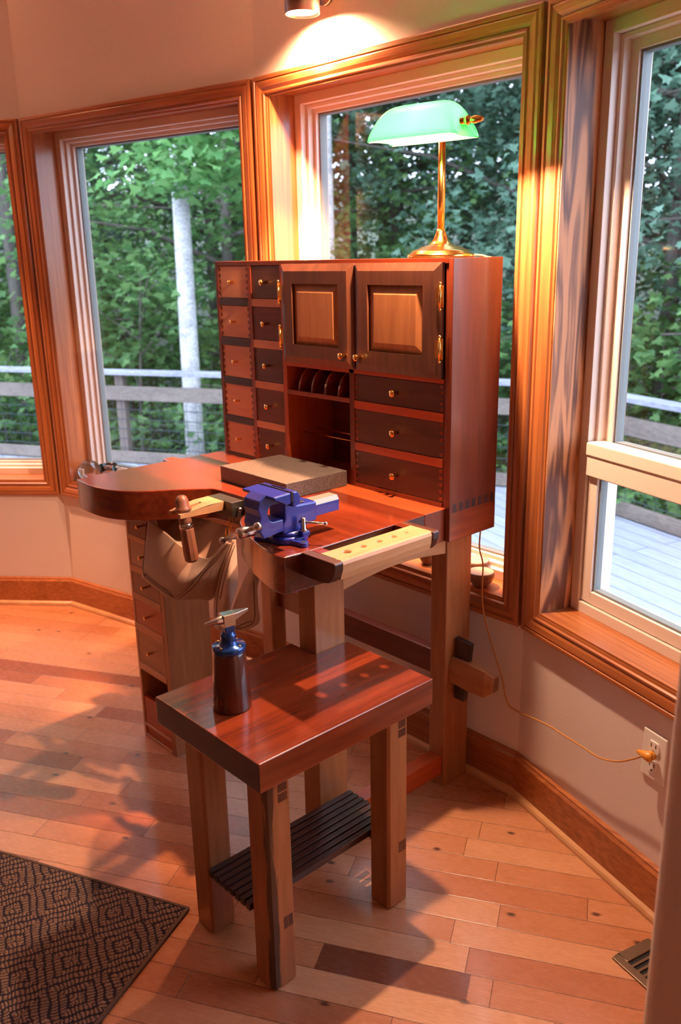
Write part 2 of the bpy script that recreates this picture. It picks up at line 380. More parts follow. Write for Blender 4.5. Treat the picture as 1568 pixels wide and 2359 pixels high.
# partition whose rounded corner stands at the right edge of the photograph
pc = []
for k in range(9):
    t = PI + k/8*(PI/2); pc.append((1.0943+.02*math.cos(t), -.8476+.02*math.sin(t)))
mb = MB(); mb.prism(pc + [(1.95,-.8676),(1.95,-.60),(1.0743,-.60)], 0, CEIL); struct(mb.obj('wall_partition', M_wall))

# baseboards with shoe moulding
bn = ['baseboard_far_left','baseboard_left','baseboard_mid_left','baseboard_back','baseboard_right','baseboard_far_right']
B_out, B_in, S_in = offs(BAY, .02), offs(BAY, .002), offs(BAY, -.013)
B_top = offs(BAY, .008)
for i in range(6):
    mb = MB()
    prof = [(B_out,0),(B_in,0),(B_in,.118),(B_top,.126),(B_top,.131),(B_out,.134)]
    vs = [(*pr[i], z) for pr, z in prof] + [(*pr[i+1], z) for pr, z in prof]; n = len(prof)
    mb.add(vs, [tuple(range(n)), tuple(range(2*n-1,n-1,-1))] + [(k, k+n, (k+1) % n+n, (k+1) % n) for k in range(n)])
    o = mb.obj(bn[i], W('oak','x')); struct(o)
    mb = MB(); prof = [(0.002,0),(-.013,0),(-.0125,.008),(-.009,.015),(-.003,.019),(.002,.020)]
    pl = [offs(BAY, oo) for oo, z in prof]; n = len(prof)
    vs = [(*pl[k][i], prof[k][1]) for k in range(n)] + [(*pl[k][i+1], prof[k][1]) for k in range(n)]
    mb.add(vs, [tuple(range(n)), tuple(range(2*n-1,n-1,-1))] + [(k, k+n, (k+1) % n+n, (k+1) % n) for k in range(n)])
    mb.obj('shoe_moulding', W('maple','x'), o)

# ------------------------------------------------------------------ windows
CAS_W = .062
def casing_profile():   # (distance from outer edge, proud height y; y negative = into the room)
    return [(0,.02),(0,.003),(.004,0),(.012,0),(.014,.004),(.020,.001),(.034,.004),(.044,.010),(.047,.006),(.052,.006),(.055,.011),(.062,.012),(.062,.02)]
def casing_side(mb, a, b, ina, inb):
    """extrude profile from outer corner a to outer corner b, inward directions at each end given (mitred)"""
    pr = casing_profile(); n = len(pr); vs = []
    for P, I in ((a, ina), (b, inb)):
        for w, y in pr: vs.append((P[0]+I[0]*w, y, P[1]+I[1]*w))
    mb.add(vs, [tuple(range(n)), tuple(range(2*n-1,n-1,-1))] + [(k, k+n, (k+1) % n+n, (k+1) % n) for k in range(n)])
def window(idx, num, double_hung=False):
    a, d, n, L_ = seg_local(idx); s0, s1 = OPEN[idx]; z0, z1 = SILL, HEAD
    th = math.atan2(d.y, d.x)
    root = bpy.data.objects.new('window_%d' % num, None); col.objects.link(root); root.location = (a.x, a.y, 0); root.rotation_euler = (0,0,th)
    root['kind'] = 'structure'
    o0, o1, b0, b1 = .006, L_-.006, z0-CAS_W-.006, z1+CAS_W-.012
    cw = CAS_W
    mb = MB()
    casing_side(mb, (o0,b0), (o0,b1), (1,1), (1,-1)); mb.obj('casing', W('oak','z'), root)
    mb = MB(); casing_side(mb, (o1,b0), (o1,b1), (-1,1), (-1,-1)); mb.obj('casing', W('oak','z'), root)
    mb = MB(); casing_side(mb, (o0,b1), (o1,b1), (1,-1), (-1,-1)); mb.obj('casing', W('oak','x'), root)
    mb = MB(); casing_side(mb, (o0,b0), (o1,b0), (1,1), (-1,1)); mb.obj('casing', W('oak','x'), root)
    D = .118
    jm = W('oakfig','z') if idx == 4 else W('oak','z')
    MB().box(s0-.018, s0, .014, D+.10, z0-.018, z1+.018).obj('side_jamb', jm, root)
    MB().box(s1, s1+.018, .014, D+.10, z0-.018, z1+.018).obj('side_jamb', jm, root)
    MB().box(s0, s1, .014, D+.10, z1, z1+.018).obj('head_jamb', W('oak','x'), root)
    MB().box(s0, s1, .014, D+.10, z0-.018, z0).obj('sill_board', W('oak','x'), root)
    def ring(mb, x0, x1, zz0, zz1, w, y0, y1):
        mb.box(x0, x0+w, y0, y1, zz0, zz1); mb.box(x1-w, x1, y0, y1, zz0, zz1)
        mb.box(x0+w, x1-w, y0, y1, zz1-w, zz1); mb.box(x0+w, x1-w, y0, y1, zz0, zz0+w)
    fr = MB(); ring(fr, s0, s1, z0, z1, .03, D, D+.10); 
    ring(fr, s0+.03, s1-.03, z0+.03, z1-.03, .012, D+.022, D+.10)
    fr.obj('window_frame', M_vinyl, root, .0015)
    if not double_hung:
        sp = MB(); ring(sp, s0+.042, s1-.042, z0+.042, z1-.042, .012, D+.045, D+.095); sp.obj('glazing_bead', M_vinyl, root, .001)
        sp = MB(); ring(sp, s0+.054, s1-.054, z0+.054, z1-.054, .006, D+.058, D+.088); sp.obj('glass_spacer', M_vinyl_d, root)
        MB().box(s0+.05, s1-.05, D+.070, D+.072, z0+.05, z1-.05).obj('glass_pane', M_glass, root)
    else:
        zm = 1.045
        up = MB(); ring(up, s0+.035, s1-.035, zm-.02, z1-.035, .032, D+.045, D+.085); up.obj('upper_sash', M_vinyl, root, .002)
        lo = MB(); x0, x1, za, zb = s0+.033, s1-.033, z0+.033, zm+.035
        lo.box(x0, x0+.034, D+.008, D+.045, za, zb-.09); lo.box(x1-.034, x1, D+.008, D+.045, za, zb-.09); lo.box(x0+.034, x1-.034, D+.008, D+.045, za, za+.034)
        lo.obj('lower_sash', M_vinyl, root, .002)
        mr = MB(); mr.box(x0, x1, D-.004, D+.045, zb-.09, zb); mr.box(x0, x1, D-.008, D-.002, zb-.035, zb-.001); mr.obj('meeting_rail', M_vinyl, root, .003)
        sp = MB(); ring(sp, s0+.067, s1-.067, zm+.03, z1-.067, .006, D+.052, D+.078); ring(sp, x0+.034, x1-.034, za+.034, zb-.088, .006, D+.016, D+.038); sp.obj('glass_spacer', M_vinyl_d, root)
        MB().box(s0+.066, s1-.066, D+.064, D+.066, zm, z1-.066).obj('glass_pane', M_glass, root)
        MB().box(x0+.033, x1-.033, D+.026, D+.028, za+.03, zb-.085).obj('glass_pane', M_glass, root)
    return root
window(1, 1); window(2, 2); window(3, 3); window(4, 4, True)

# ------------------------------------------------------------------ wall sconces
def sconce(loc, wall_dir, label, down=60, up=60, dang=50):
    """cylinder up-and-down light; wall_dir = unit vector from cylinder towards its wall"""
    t = thing('wall_sconce', loc, label, 'wall light', world_parts=False)
    w = Vector((*wall_dir, 0))
    pr = [(.042,0.012),(.048,0),(.05,0),(.05,.14),(.048,.14),(.042,.128)]
    MB().lathe(pr, None, 32, closed=True).obj('metal_body', plain('brushed_nickel', srgb(150,130,118), .35, .9), t)
    MB().lathe([(0,.005),(.0418,.005)], None, 24).obj('lit_lens', M_bulbs, t, fix=False); MB().lathe([(0,.135),(.0418,.135)], None, 24).obj('lit_lens', M_bulbs, t, fix=False)
    arm = MB(); arm.tube([w*.045 + Vector((0,0,.07)), w*.085 + Vector((0,0,.07))], .014, 12)
    arm.lathe([(0,0),(.035,0),(.035,.012),(0,.012)], Matrix.Translation(w*.082 + Vector((0,0,.07))) @ w.to_track_quat('Z','Y').to_matrix().to_4x4(), 24); arm.obj('wall_mount', plain('nickel_mount', srgb(130,112,100), .4, .9), t)
    if down: spot_light('sconce_down_light', (loc[0], loc[1], loc[2]-.004), (w.x*.12, w.y*.12, -1), down, dang, .35, .025); spot_light('sconce_spill_light', (loc[0], loc[1], loc[2]-.006), (w.x*.5, w.y*.5, -1), down*.35, 150, .9, .02)
    if up: spot_light('sconce_up_light', (loc[0], loc[1], loc[2]+.145), (0,0,1), up, 70, .4, .025)
    return t
M_bulbs = emis('sconce_glow', (1,.82,.62), 18)
sconce((-.61, .05, 2.215), (0, 1), 'cylinder wall light shining down above the centre window casing', 270, 50, 62)
_m = P12 - d1*.62; _n = Vector((-d1.y, d1.x))
sconce((_m.x-_n.x*.08, _m.y-_n.y*.08, 2.3), tuple(_n), 'cylinder wall light left of the photograph, over the leftmost window', 140, 40, 74)
sconce((-5.12, -3.9, 2.24), (-1, 0), 'cylinder wall light seen mirrored in the centre window glass', 230, 230, 52)

# ------------------------------------------------------------------ rug
def rug_mat():
    m, nt, p, out = newmat('woven_rug'); N = nt.nodes.new; L = nt.links.new
    def mt(op, a, b=None, c=None):
        n = N('ShaderNodeMath'); n.operation = op
        for i, v in enumerate((a,b,c)):
            if v is None: continue
            if isinstance(v,(int,float)): n.inputs[i].default_value = v
            else: L(v, n.inputs[i])
        return n.outputs[0]
    tc = N('ShaderNodeTexCoord'); mp = N('ShaderNodeMapping'); mp.inputs['Rotation'].default_value = (0,0,math.radians(45)); mp.inputs['Scale'].default_value = (8.6,8.6,1)
    nz = N('ShaderNodeTexNoise'); nz.inputs['Scale'].default_value = 30; L(tc.outputs['Object'], nz.inputs['Vector'])
    L(tc.outputs['Object'], mp.inputs[0]); sx = N('ShaderNodeSeparateXYZ'); L(mp.outputs[0], sx.inputs[0])
    wob = mt('MULTIPLY', mt('SUBTRACT', nz.outputs['Fac'], .5), .16)
    x = mt('ADD', sx.outputs[0], wob); y = mt('ADD', sx.outputs[1], wob)
    fx = mt('SUBTRACT', mt('FRACT', x), .5); fy = mt('SUBTRACT', mt('FRACT', y), .5)
    ax = mt('ABSOLUTE', fx); ay = mt('ABSOLUTE', fy)
    d = mt('MAXIMUM', ax, ay); horiz = mt('GREATER_THAN', ay, ax)
    ring = mt('MULTIPLY', d, 6.0)              # four nested square rings in every cell
    rf = mt('FRACT', ring)
    ringline = N('ShaderNodeMapRange'); L(mt('MINIMUM', rf, mt('SUBTRACT', 1, rf)), ringline.inputs[0]); ringline.inputs[1].default_value = .04; ringline.inputs[2].default_value = .26
    # ribs run across each ring
    rc = N('ShaderNodeMix'); L(horiz, rc.inputs[0]); L(fy, rc.inputs[2]); L(fx, rc.inputs[3])
    rib = mt('MULTIPLY_ADD', mt('SINE', mt('MULTIPLY', rc.outputs[0], 2*PI*13)), .5, .5)
    yarn = N('ShaderNodeTexNoise'); yarn.inputs['Scale'].default_value = 420; yarn.inputs['Detail'].default_value = 2; L(tc.outputs['Object'], yarn.inputs['Vector'])
    h = mt('MULTIPLY', mt('MULTIPLY_ADD', rib, .85, .15), ringline.outputs[0])
    h = mt('MULTIPLY', h, mt('MULTIPLY_ADD', yarn.outputs['Fac'], 2.6, -.35))
    mx = N('ShaderNodeMix'); mx.data_type = 'RGBA'; mr = N('ShaderNodeMapRange'); L(h, mr.inputs[0]); mr.inputs[1].default_value = .08; mr.inputs[2].default_value = .6
    L(mr.outputs[0], mx.inputs[0]); mx.inputs[6].default_value = srgb(40,34,46); mx.inputs[7].default_value = srgb(146,116,100)
    L(mx.outputs[2], p.inputs['Base Color']); p.inputs['Roughness'].default_value = .95; p.inputs['Specular IOR Level'].default_value = .15
    b = N('ShaderNodeBump'); b.inputs['Strength'].default_value = .9; b.inputs['Distance'].default_value = .004; L(h, b.inputs['Height']); L(b.outputs[0], p.inputs['Normal'])
    return m
rug = thing('woven_rug', (-.1006,-.837,0), 'dark grey and tan woven rug with diamond pattern lying on the plank floor', 'rug', world_parts=False, rotz=math.radians(25.1)+PI)
# local x runs along the far edge (left in the photo), local y towards the camera
def rbox(x0,x1,y0,y1,z0,z1): return MB().box(x0,x1,y0,y1,z0,z1)
rbox(.008,1.9,.008,1.3,.0,.008).obj('rug_field', rug_mat(), rug, .002)
bd = MB(); bd.box(0,1.9,0,.008,0,.009); bd.box(0,.008,.008,1.3,0,.009); bd.obj('bound_edge', plain('rug_binding', srgb(92,70,58), .9, noise=.2, nscale=300), rug, .002)

# ------------------------------------------------------------------ floor register
e1 = Vector((.7309-.7027, -.1115+.2253)); vt = math.atan2(e1.y, e1.x) - PI/2
v = thing('floor_vent', (.7027,-.2253,0), 'bronze metal floor vent with dark louvres near the right baseboard', 'floor vent', world_parts=False, rotz=vt)
fr = MB(); Wv, Lv = .32, .117
for x0,x1,y0,y1 in ((0,Wv,0,.02),(0,Wv,Lv-.02,Lv),(0,.028,.02,Lv-.02),(Wv-.028,Wv,.02,Lv-.02)): fr.box(x0,x1,y0,y1,0,.005)
fr.obj('frame', M_vent, v, .0015)
MB().box(.028,Wv-.028,.02,Lv-.02,.0003,.001).obj('opening', M_dark, v)
for k in range(16):
    x = .036 + k*.0165
    MB().hexa([(x,.02,.001),(x+.006,.02,.001),(x+.006,Lv-.02,.001),(x,Lv-.02,.001)], [(x+.003,.02,.0042),(x+.009,.02,.0042),(x+.009,Lv-.02,.0042),(x+.003,Lv-.02,.0042)]).obj('louvre', M_vent, v)

# ------------------------------------------------------------------ wall outlet on the right wall
def on_w4(s, z, out): # out = distance into the room from the wall paint
    p = P34 + d4*s; n = Vector((-d4.y, d4.x)); p = p + n*(.02-out); return (p.x, p.y, z)
ol = thing('wall_outlet', on_w4(.516, .350, 0), 'white duplex wall outlet with a plugged in cord, under the right window', 'outlet', world_parts=False, rotz=a4)
MB().box(-.037,.037,-.006,0,0,.122).obj('cover_plate', M_white, ol, .003)
for zz in (.016,.066):
    rc = [( .017*math.cos(t)*1.0, zz+.02+ .0195*max(-.75,min(.75,math.sin(t)))) for t in [2*PI*k/24 for k in range(24)]]
    MB().prism(rc, -.009, -.005, 'y').obj('receptacle', M_white, ol)
    sl = MB(); sl.box(-.008,-.006,-.0095,-.0088,zz+.02,zz+.029); sl.box(.006,.008,-.0095,-.0088,zz+.02,zz+.029); sl.lathe([(0,0),(.0028,0),(.0028,.0007)], Matrix.Translation((0,-.0088,zz+.010)) @ Matrix.Rotation(PI/2,4,'X'), 12)
    sl.obj('socket_slots', M_dark, ol)

# ------------------------------------------------------------------ jewellers bench
T = .915
bench = thing('jewelers_bench', (-.42,-.2,0), 'mahogany jewellers workbench with two rounded arms standing before the window', 'workbench')
top = [(.066,-.165),(.068,-.52),(.066,-.5765),(.0634,-.6269),(.0242,-.6275),(-.0283,-.6163),(-.070,-.603),(-.1042,-.5912),(-.145,-.574),(-.1799,-.5588),(-.21,-.543),(-.2296,-.532),(-.2552,-.5081),(-.265,-.49),(-.267,-.4736),(-.272,-.45),(-.285,-.425),(-.31,-.403),(-.345,-.390),(-.39,-.385),
       (-.4692,-.3829),(-.5449,-.388),(-.572,-.410),(-.5944,-.4368),(-.6283,-.4807),(-.650,-.512),(-.6687,-.5396),(-.694,-.565),(-.7203,-.5854),(-.75,-.602),(-.782,-.6139),(-.82,-.6215),(-.86,-.6235),(-.91,-.621),(-.9536,-.6149),
       (-.955,-.577),(-.992,-.575),(-.994,-.546),(-.962,-.545),(-.962,-.283),(-1.003,-.281),(-1.004,-.237),(-.958,-.236),(-.958,-.165)]
def crs(pts, n=5):
    out = []
    for i in range(1, len(pts)-2):
        a,b,c,d_ = [Vector(q_) for q_ in pts[i-1:i+3]]
        for k in range(n):
            u = k/n; out.append(tuple(.5*((2*b)+(c-a)*u+(2*a-5*b+4*c-d_)*u*u+(3*b-3*c+d_-a)*u**3)))
    out.append(pts[-2]); return out
iL0, iL1 = top.index((.0634,-.6269)), top.index((-.9536,-.6149))
seg = top[iL0:iL1+1]; dense = crs([seg[0]] + seg + [seg[-1]])
top = top[:iL0] + dense + top[iL1+1:]
bto = MB().prism(top, T-.09, T, smooth=True).obj('bench_top', W('mahog','x'), bench, .003, bseg=3)
bto.data.set_sharp_from_angle(angle=math.radians(30))
MB().box(-.958,.066,-.165,.104,T-.09,T).obj('rear_board', W('redrail','x'), bench, .0015)
# breadboard arms carrying the tool tray on the right end
def arm(y0, y1, x0):
    pts = [(x0,T),(x0,T-.055),(.135,T-.055),(.155,T-.05),(.168,T-.038),(.175,T-.020),(.176,T-.004),(.172,T)]
    return MB().prism([(a,b) for a,b in pts], y0, y1, 'y')
arm(-.577,-.551,.0635).obj('tray_arm', W('walnut','x'), bench, .002)
arm(-.2575,-.236,.066).obj('tray_arm', W('walnut','x'), bench, .002)
bb = MB(); bb.box(.0695,.101,-.551,-.5225,T-.05,T); bb.obj('tray_arm', W('mahog','x'), bench, .001)
MB().box(.0685,.101,-.2815,-.2575,T-.05,T).obj('tray_arm', W('mahog','x'), bench, .001)
# slotted board with five tool holes
def holed(xc, x0, x1, ys, rs, y0, y1, z0, z1):
    mb = MB(); cuts = [y0] + [(ys[i]+ys[i+1])/2 for i in range(len(ys)-1)] + [y1]
    for i, yc in enumerate(ys):
        ya, yb = cuts[i], cuts[i+1]; n = 32; ring = []; sq = []
        for k in range(n):
            t = 2*PI*k/n; c, s_ = math.cos(t), math.sin(t); ring.append((xc+rs[i]*c, yc+rs[i]*s_))
            tx = ((x1-xc)/c if c > 1e-9 else ((x0-xc)/c if c < -1e-9 else 1e9)); ty = ((yb-yc)/s_ if s_ > 1e-9 else ((ya-yc)/s_ if s_ < -1e-9 else 1e9))
            m_ = min(tx, ty); sq.append((xc+m_*c, yc+m_*s_))
        for z, flip in ((z1, 0), (z0, 1)):
            vs = [(*p, z) for p in ring] + [(*p, z) for p in sq]
            mb.add(vs, [(k, n+k, n+(k+1) % n, (k+1) % n) for k in range(n)])
            # corner fills
            for cx, cy in ((x0,ya),(x1,ya),(x1,yb),(x0,yb)):
                ang = math.atan2(cy-yc, cx-xc) % (2*PI); k = int(ang/(2*PI)*n) % n
                mb.add([(*sq[k], z), (cx,cy,z), (*sq[(k+1) % n], z)], [(0,1,2)])
        mb.add([(*p, z0) for p in ring]+[(*p, z1) for p in ring], [(k,(k+1) % n,n+(k+1) % n,n+k) for k in range(n)], True)
    return mb
hb = holed(.132, .1015, .160, [-.5015,-.4497,-.3985,-.3498,-.3063], [.0125,.0098,.0098,.0098,.0075], -.551, -.2575, T-.024, T)
hb.prism([(.160,T),(.160,T-.048),(.1645,T-.046),(.1700,T-.030),(.1725,T-.010),(.170,T-.003),(.166,T)], -.551,-.2575,'y')
hb.obj('tool_rail', W('maple','y'), bench)
# legs and frame
def leg(x0,x1,y0,y1,z1=T-.09): return MB().box(x0,x1,y0,y1,0,z1)
leg(-.068,-.0045,-.484,-.385).obj('leg', W('cherry','z'), bench, .003)
leg(-.063,-.004,.008,.116).obj('leg', W('cherry','z'), bench, .003)
leg(-.868,-.811,.000,.064).obj('leg', W('cherry','z'), bench, .003)
ap = MB(); n = 14
poly = [(-.385,T-.09),(.008,T-.09)] + [(.008-(.393)*k/n, .748+.018*math.sin(PI*k/n)) for k in range(n+1)]
ap.prism(poly, -.056,-.010,'x').obj('end_apron', W('maple','y'), bench, .002)
MB().box(-.811,-.063,.020,.060,T-.15,T-.09).obj('back_apron', W('cherry','x'), bench, .002)
MB().box(-.058,-.012,-.385,.008,.040,.103).obj('foot_rail', W('redrail','y'), bench, .002)
MB().box(-.811,-.063,.030,.066,.348,.425).obj('stretcher', W('mahogd','x'), bench, .002)
# through tenon with live-edge end and tusk key
tn = MB(); sec = [(.022,.350),(.070,.350),(.074,.385),(.070,.425),(.030,.425),(.022,.400)]
tn.add([(-.004,y,z) for y,z in sec]+[(.070,y-.004,z-.004+.006*math.sin(i*2)) for i,(y,z) in enumerate(sec)]+[(.125,y*.8+.004,z-.006+.010*math.sin(i*1.7)) for i,(y,z) in enumerate(sec)]+[(.150,.045+(y-.045)*.55,.385+(z-.385)*.6) for y,z in sec],
       [tuple(range(6))]+[(k*6+i,k*6+6+i,k*6+6+(i+1) % 6,k*6+(i+1) % 6) for k in range(3) for i in range(6)]+[tuple(range(23,17,-1))])
tn.obj('tenon_end', W('cherry','x'), bench, .002)
MB().hexa([(.004,.040,.292),(.040,.040,.292),(.040,.058,.292),(.004,.058,.292)],[(.004,.040,.486),(.060,.040,.480),(.060,.058,.480),(.004,.058,.486)]).obj('tusk_key', W('wenge','z'), bench, .0015)

# drawer pedestal under the left arm
ped = thing('drawer_pedestal', (-.81,-.4,0), 'narrow wooden drawer stack with six drawers under the left arm of the bench', 'drawer unit')
px0, px1, py0, py1 = -.912, -.712, -.488, -.325
MB().box(px1-.024,px1,py0+.001,py1,0,T-.091).obj('side_panel', W('cherry','z'), ped, .002)
MB().box(px0,px0+.012,py0+.001,py1,0.0,T-.091).obj('side_panel', W('lmaple','z'), ped, .001)
MB().box(px0+.012,px1-.024,py1-.008,py1,.02,T-.091).obj('back_panel', W('cherry','z'), ped)
dz = [(.723,.806),(.622,.706),(.526,.599),(.4196,.502),(.277,.393)]
rails = [(.806,.824),(.706,.723),(.599,.622),(.502,.526),(.393,.4196),(.253,.277),(.0426,.0516),(.0,.010)]
for z0, z1 in rails: MB().box(px0+.012,px1-.024,py0,py1-.008,z0,z1).obj('drawer_rail', W('lmaple','x'), ped, .001)
MB().box(px0+.012,px1-.024,py0+.004,py0+.018,.0516,.151).obj('lower_front', W('redrail','x'), ped, .001)
MB().box(px0+.012,px1-.024,py0+.006,py0+.02,.010,.0426).obj('lower_front', W('redrail','x'), ped, .001)
def knob_mb(c, L_=.017, r=.0065, tilt=0):
    M = Matrix.Translation(c) @ Matrix.Rotation(PI/2, 4, 'X')
    return MB().lathe([(0,0),(r*.55,0),(r*.45,L_*.35),(r*.7,L_*.7),(r,L_*.95),(r*.9,L_),(0,L_)], M, 16)
xa, xb = px0+.013, px1-.025
for i,(z0,z1) in enumerate(dz):
    kind = ['mahogd','mahog','mahogd','redrail','cherry'][i]
    dr = MB().box(xa,xb,py0+.002,py1-.012,z0+.001,z1-.001).obj('drawer', W(kind,'x'), ped, .001)
    knob_mb(((xa+xb)/2, py0+.002, (z0+z1)/2)).obj('knob', M_brassr, dr)

# ------------------------------------------------------------------ tool cabinet standing on the bench
YF = -.088; YB = .104
cab = thing('tool_cabinet', (-.415,.0,T), 'tall mahogany tool cabinet with drawers and two panelled doors on the bench', 'cabinet')
CX0, CX1 = -.915, .082
MB().box(CX1-.0155,CX1,YF,YB,T-.09,1.544).obj('side_panel', W('mahogd','z'), cab, .001)
jt = MB()
for k in range(7): jt.box(CX1-.001, CX1+.0004, YF+.014+k*.026, YF+.027+k*.026, T-.012, T+.012)
jt.obj('dovetail_joint', W('wenge','z'), cab)
MB().box(CX1-.0005, CX1+.0006, YF+.001, YB-.001, T-.088, T-.012).obj('joint_band', W('mahog','y'), cab)
MB().box(CX0,CX0+.015,YF,YB,T+.0005,1.544).obj('side_panel', W('mahogd','z'), cab, .001)
MB().box(CX0+.015,CX1-.0155,YF,YB,1.531,1.544).obj('top_board', W('mahog','x'), cab, .001)
MB().box(CX0+.015,CX1-.0155,YB-.008,YB,T+.0005,1.531).obj('back_panel', W('mahogd','x'), cab)
def part(name, x0,x1,z0,z1, kind, axis, y0=YF, y1=YB-.008, par=cab, bev=.0008): return MB().box(x0,x1,y0,y1,z0,z1).obj(name, W(kind,axis), par, bev)
part('divider', -.745,-.728, T+.0005,1.531,'mahog','z'); part('divider', -.585,-.567, T+.0005,1.531,'redrail','z')
part('divider', -.291,-.272, T+.0005,1.250,'mahogd','z'); part('divider', .056,.0665, T+.0005,1.531,'mahogd','z', YF+.003)
part('door_rail', -.567,.056,1.239,1.251,'redrail','x'); 
rows = [(1.432,1.530),(1.308,1.409),(1.180,1.283),(1.052,1.157),(.926,1.030)]
rr = [(1.409,1.432),(1.283,1.308),(1.157,1.180),(1.030,1.052),(T+.0005,.926)]
for z0,z1 in rr:
    part('drawer_rail', -.900,-.745,z0,z1,'wenge','x'); part('drawer_rail', -.728,-.585,z0,z1,'lmaple','x')
def pins(x0,x1,z0,z1,y,m,par,n=5,w=.008):
    mb = MB(); m2 = MB(); st = (z1-z0)/n
    for k in range(n):
        za = z0+st*(k+.28); zb = z0+st*(k+.78)
        mb.box(x0,x0+w,y-.0006,y+.002,za,zb); m2.box(x1-w,x1,y-.0006,y+.002,za,zb)
    mb.obj('dovetail_joint', m, par); m2.obj('dovetail_joint', m, par)
def drawer(x0,x1,z0,z1,kind,pk,n=5,w=.009,kr=.0062,kl=.02):
    d_ = part('drawer', x0+.001,x1-.001,z0+.001,z1-.001,kind,'x',YF+.003,YB-.02)
    pins(x0+.001,x1-.001,z0+.001,z1-.001,YF+.003,W(pk,'x'),d_,n,w)
    knob_mb(((x0+x1)/2, YF+.003, (z0+z1)/2), kl, kr).obj('knob', M_brass, d_); return d_
for i,(z0,z1) in enumerate(rows):
    drawer(-.900,-.745,z0,z1,'lmaple','mahogd')
    drawer(-.728,-.585,z0,z1,['walnut','mahogd','walnut','mahogd','walnut'][i],['mahogd','walnut','wenge','walnut','mahog'][i], kr=.0085, kl=.022)
for z0,z1 in ((1.164,1.238),(1.045,1.141),(.927,1.022)):
    drawer(-.272,.056,z0,z1,'walnut','mahog',5,.012,.0095,.024)
for z0,z1 in ((1.141,1.164),(1.022,1.045)): part('drawer_rail', -.272,.056,z0,z1,'redrail','x')
part('drawer_rail', -.272,.056,T+.0005,.927,'mahog','x')
part('pigeonhole_shelf', -.567,-.291,1.154,1.167,'mahog','x')
for x in (-.5137,-.4564,-.3983,-.3402):
    prof = [(YF+.002,1.1675)] + [(YF+.002+.05*(1-math.cos(t)), 1.1675+.066*math.sin(t)) for t in [PI/2*k/10 for k in range(1,11)]] + [(YB-.009,1.2335),(YB-.009,1.1675)]
    MB().prism(prof, x-.003, x+.003, 'x').obj('pigeonhole_fin', W('mahog','y'), cab)
for y, z in ((-.03,1.028),(.02,1.033)):
    MB().tube([(-.566,y,z),(-.2915,y,z)], .002, 8).obj('brass_rod', M_brass, cab)
def door(x0,x1,z0,z1, hinge_right):
    y0, y1 = YF-.019, YF-.0005; fw = .055
    d_ = MB(); 
    # frame with bevelled outer edge
    def stile(a,b,c,e):  # quad outer a-b, inner c-e in xz, front bevel
        pass
    bv = .020; o = [(x0,z0),(x1,z0),(x1,z1),(x0,z1)]; m_ = [(x0+bv,z0+bv),(x1-bv,z0+bv),(x1-bv,z1-bv),(x0+bv,z1-bv)]; i_ = [(x0+fw,z0+fw),(x1-fw,z0+fw),(x1-fw,z1-fw),(x0+fw,z1-fw)]
    for k in range(4):
        l = (k+1) % 4
        d_.add([(o[k][0],y1,o[k][1]),(o[l][0],y1,o[l][1]),(o[l][0],y0+.009,o[l][1]),(o[k][0],y0+.009,o[k][1]),
                (m_[l][0],y0,m_[l][1]),(m_[k][0],y0,m_[k][1]),(i_[l][0],y0,i_[l][1]),(i_[k][0],y0,i_[k][1]),(i_[l][0],y1,i_[l][1]),(i_[k][0],y1,i_[k][1])],
               [(0,1,2,3),(3,2,4,5),(5,4,6,7),(7,6,8,9),(9,8,1,0)])
    dd = d_.obj('door', W('walnut','z'), cab)
    # raised panel
    p_ = MB(); a = [(x0+fw,z0+fw),(x1-fw,z0+fw),(x1-fw,z1-fw),(x0+fw,z1-fw)]; b = [(x0+fw+.024,z0+fw+.024),(x1-fw-.024,z0+fw+.024),(x1-fw-.024,z1-fw-.024),(x0+fw+.024,z1-fw-.024)]
    p_.add([(x,y0+.011,z) for x,z in a]+[(x,y0+.001,z) for x,z in b]+[(x,y1-.001,z) for x,z in a], [(4,5,6,7),(0,1,5,4),(1,2,6,5),(2,3,7,6),(3,0,4,7),(8,9,1,0),(9,10,2,1),(10,11,3,2),(11,8,0,3),(11,10,9,8)])
    p_.obj('raised_panel', W('cherry','z'), dd)
    kx = x0+.028 if hinge_right else x1-.028
    knob_mb((kx, y0, z0+.037), .022, .0095).obj('knob', M_brass, dd)
    xh = x1 if hinge_right else x0; s_ = 1 if hinge_right else -1
    for zc in ((z0+.075),(z1-.080)):
        h = MB(); h.box(min(xh,xh+s_*.010),max(xh,xh+s_*.010),y0+.002,y0+.004,zc-.026,zc+.026)
        h.box(min(xh-s_*.012,xh),max(xh-s_*.012,xh),y0-.0015,y0-.0003,zc-.022,zc+.022)
        h.lathe([(0,-.028),(.0035,-.028),(.0035,.028),(0,.028)], Matrix.Translation((xh+s_*.003,y0-.001,zc)), 12)
        h.sphere((xh+s_*.003,y0-.001,zc+.031),.004,10,6); h.sphere((xh+s_*.003,y0-.001,zc-.031),.004,10,6)
        h.obj('hinge', M_brass, dd)
door(-.565,-.2575,1.252,1.534, False); door(-.2525,.054,1.252,1.534, True)

# ------------------------------------------------------------------ granite plate, vise
G = MB(); G.prism([(-.6146,-.318),(-.300,-.322),(-.292,-.102),(-.6,-.100)], T+.0005, T+.0455)
tag(G.obj('granite_block', M_granite, None, .0015), 'thick speckled grey granite surface plate lying on the bench top', 'granite slab')

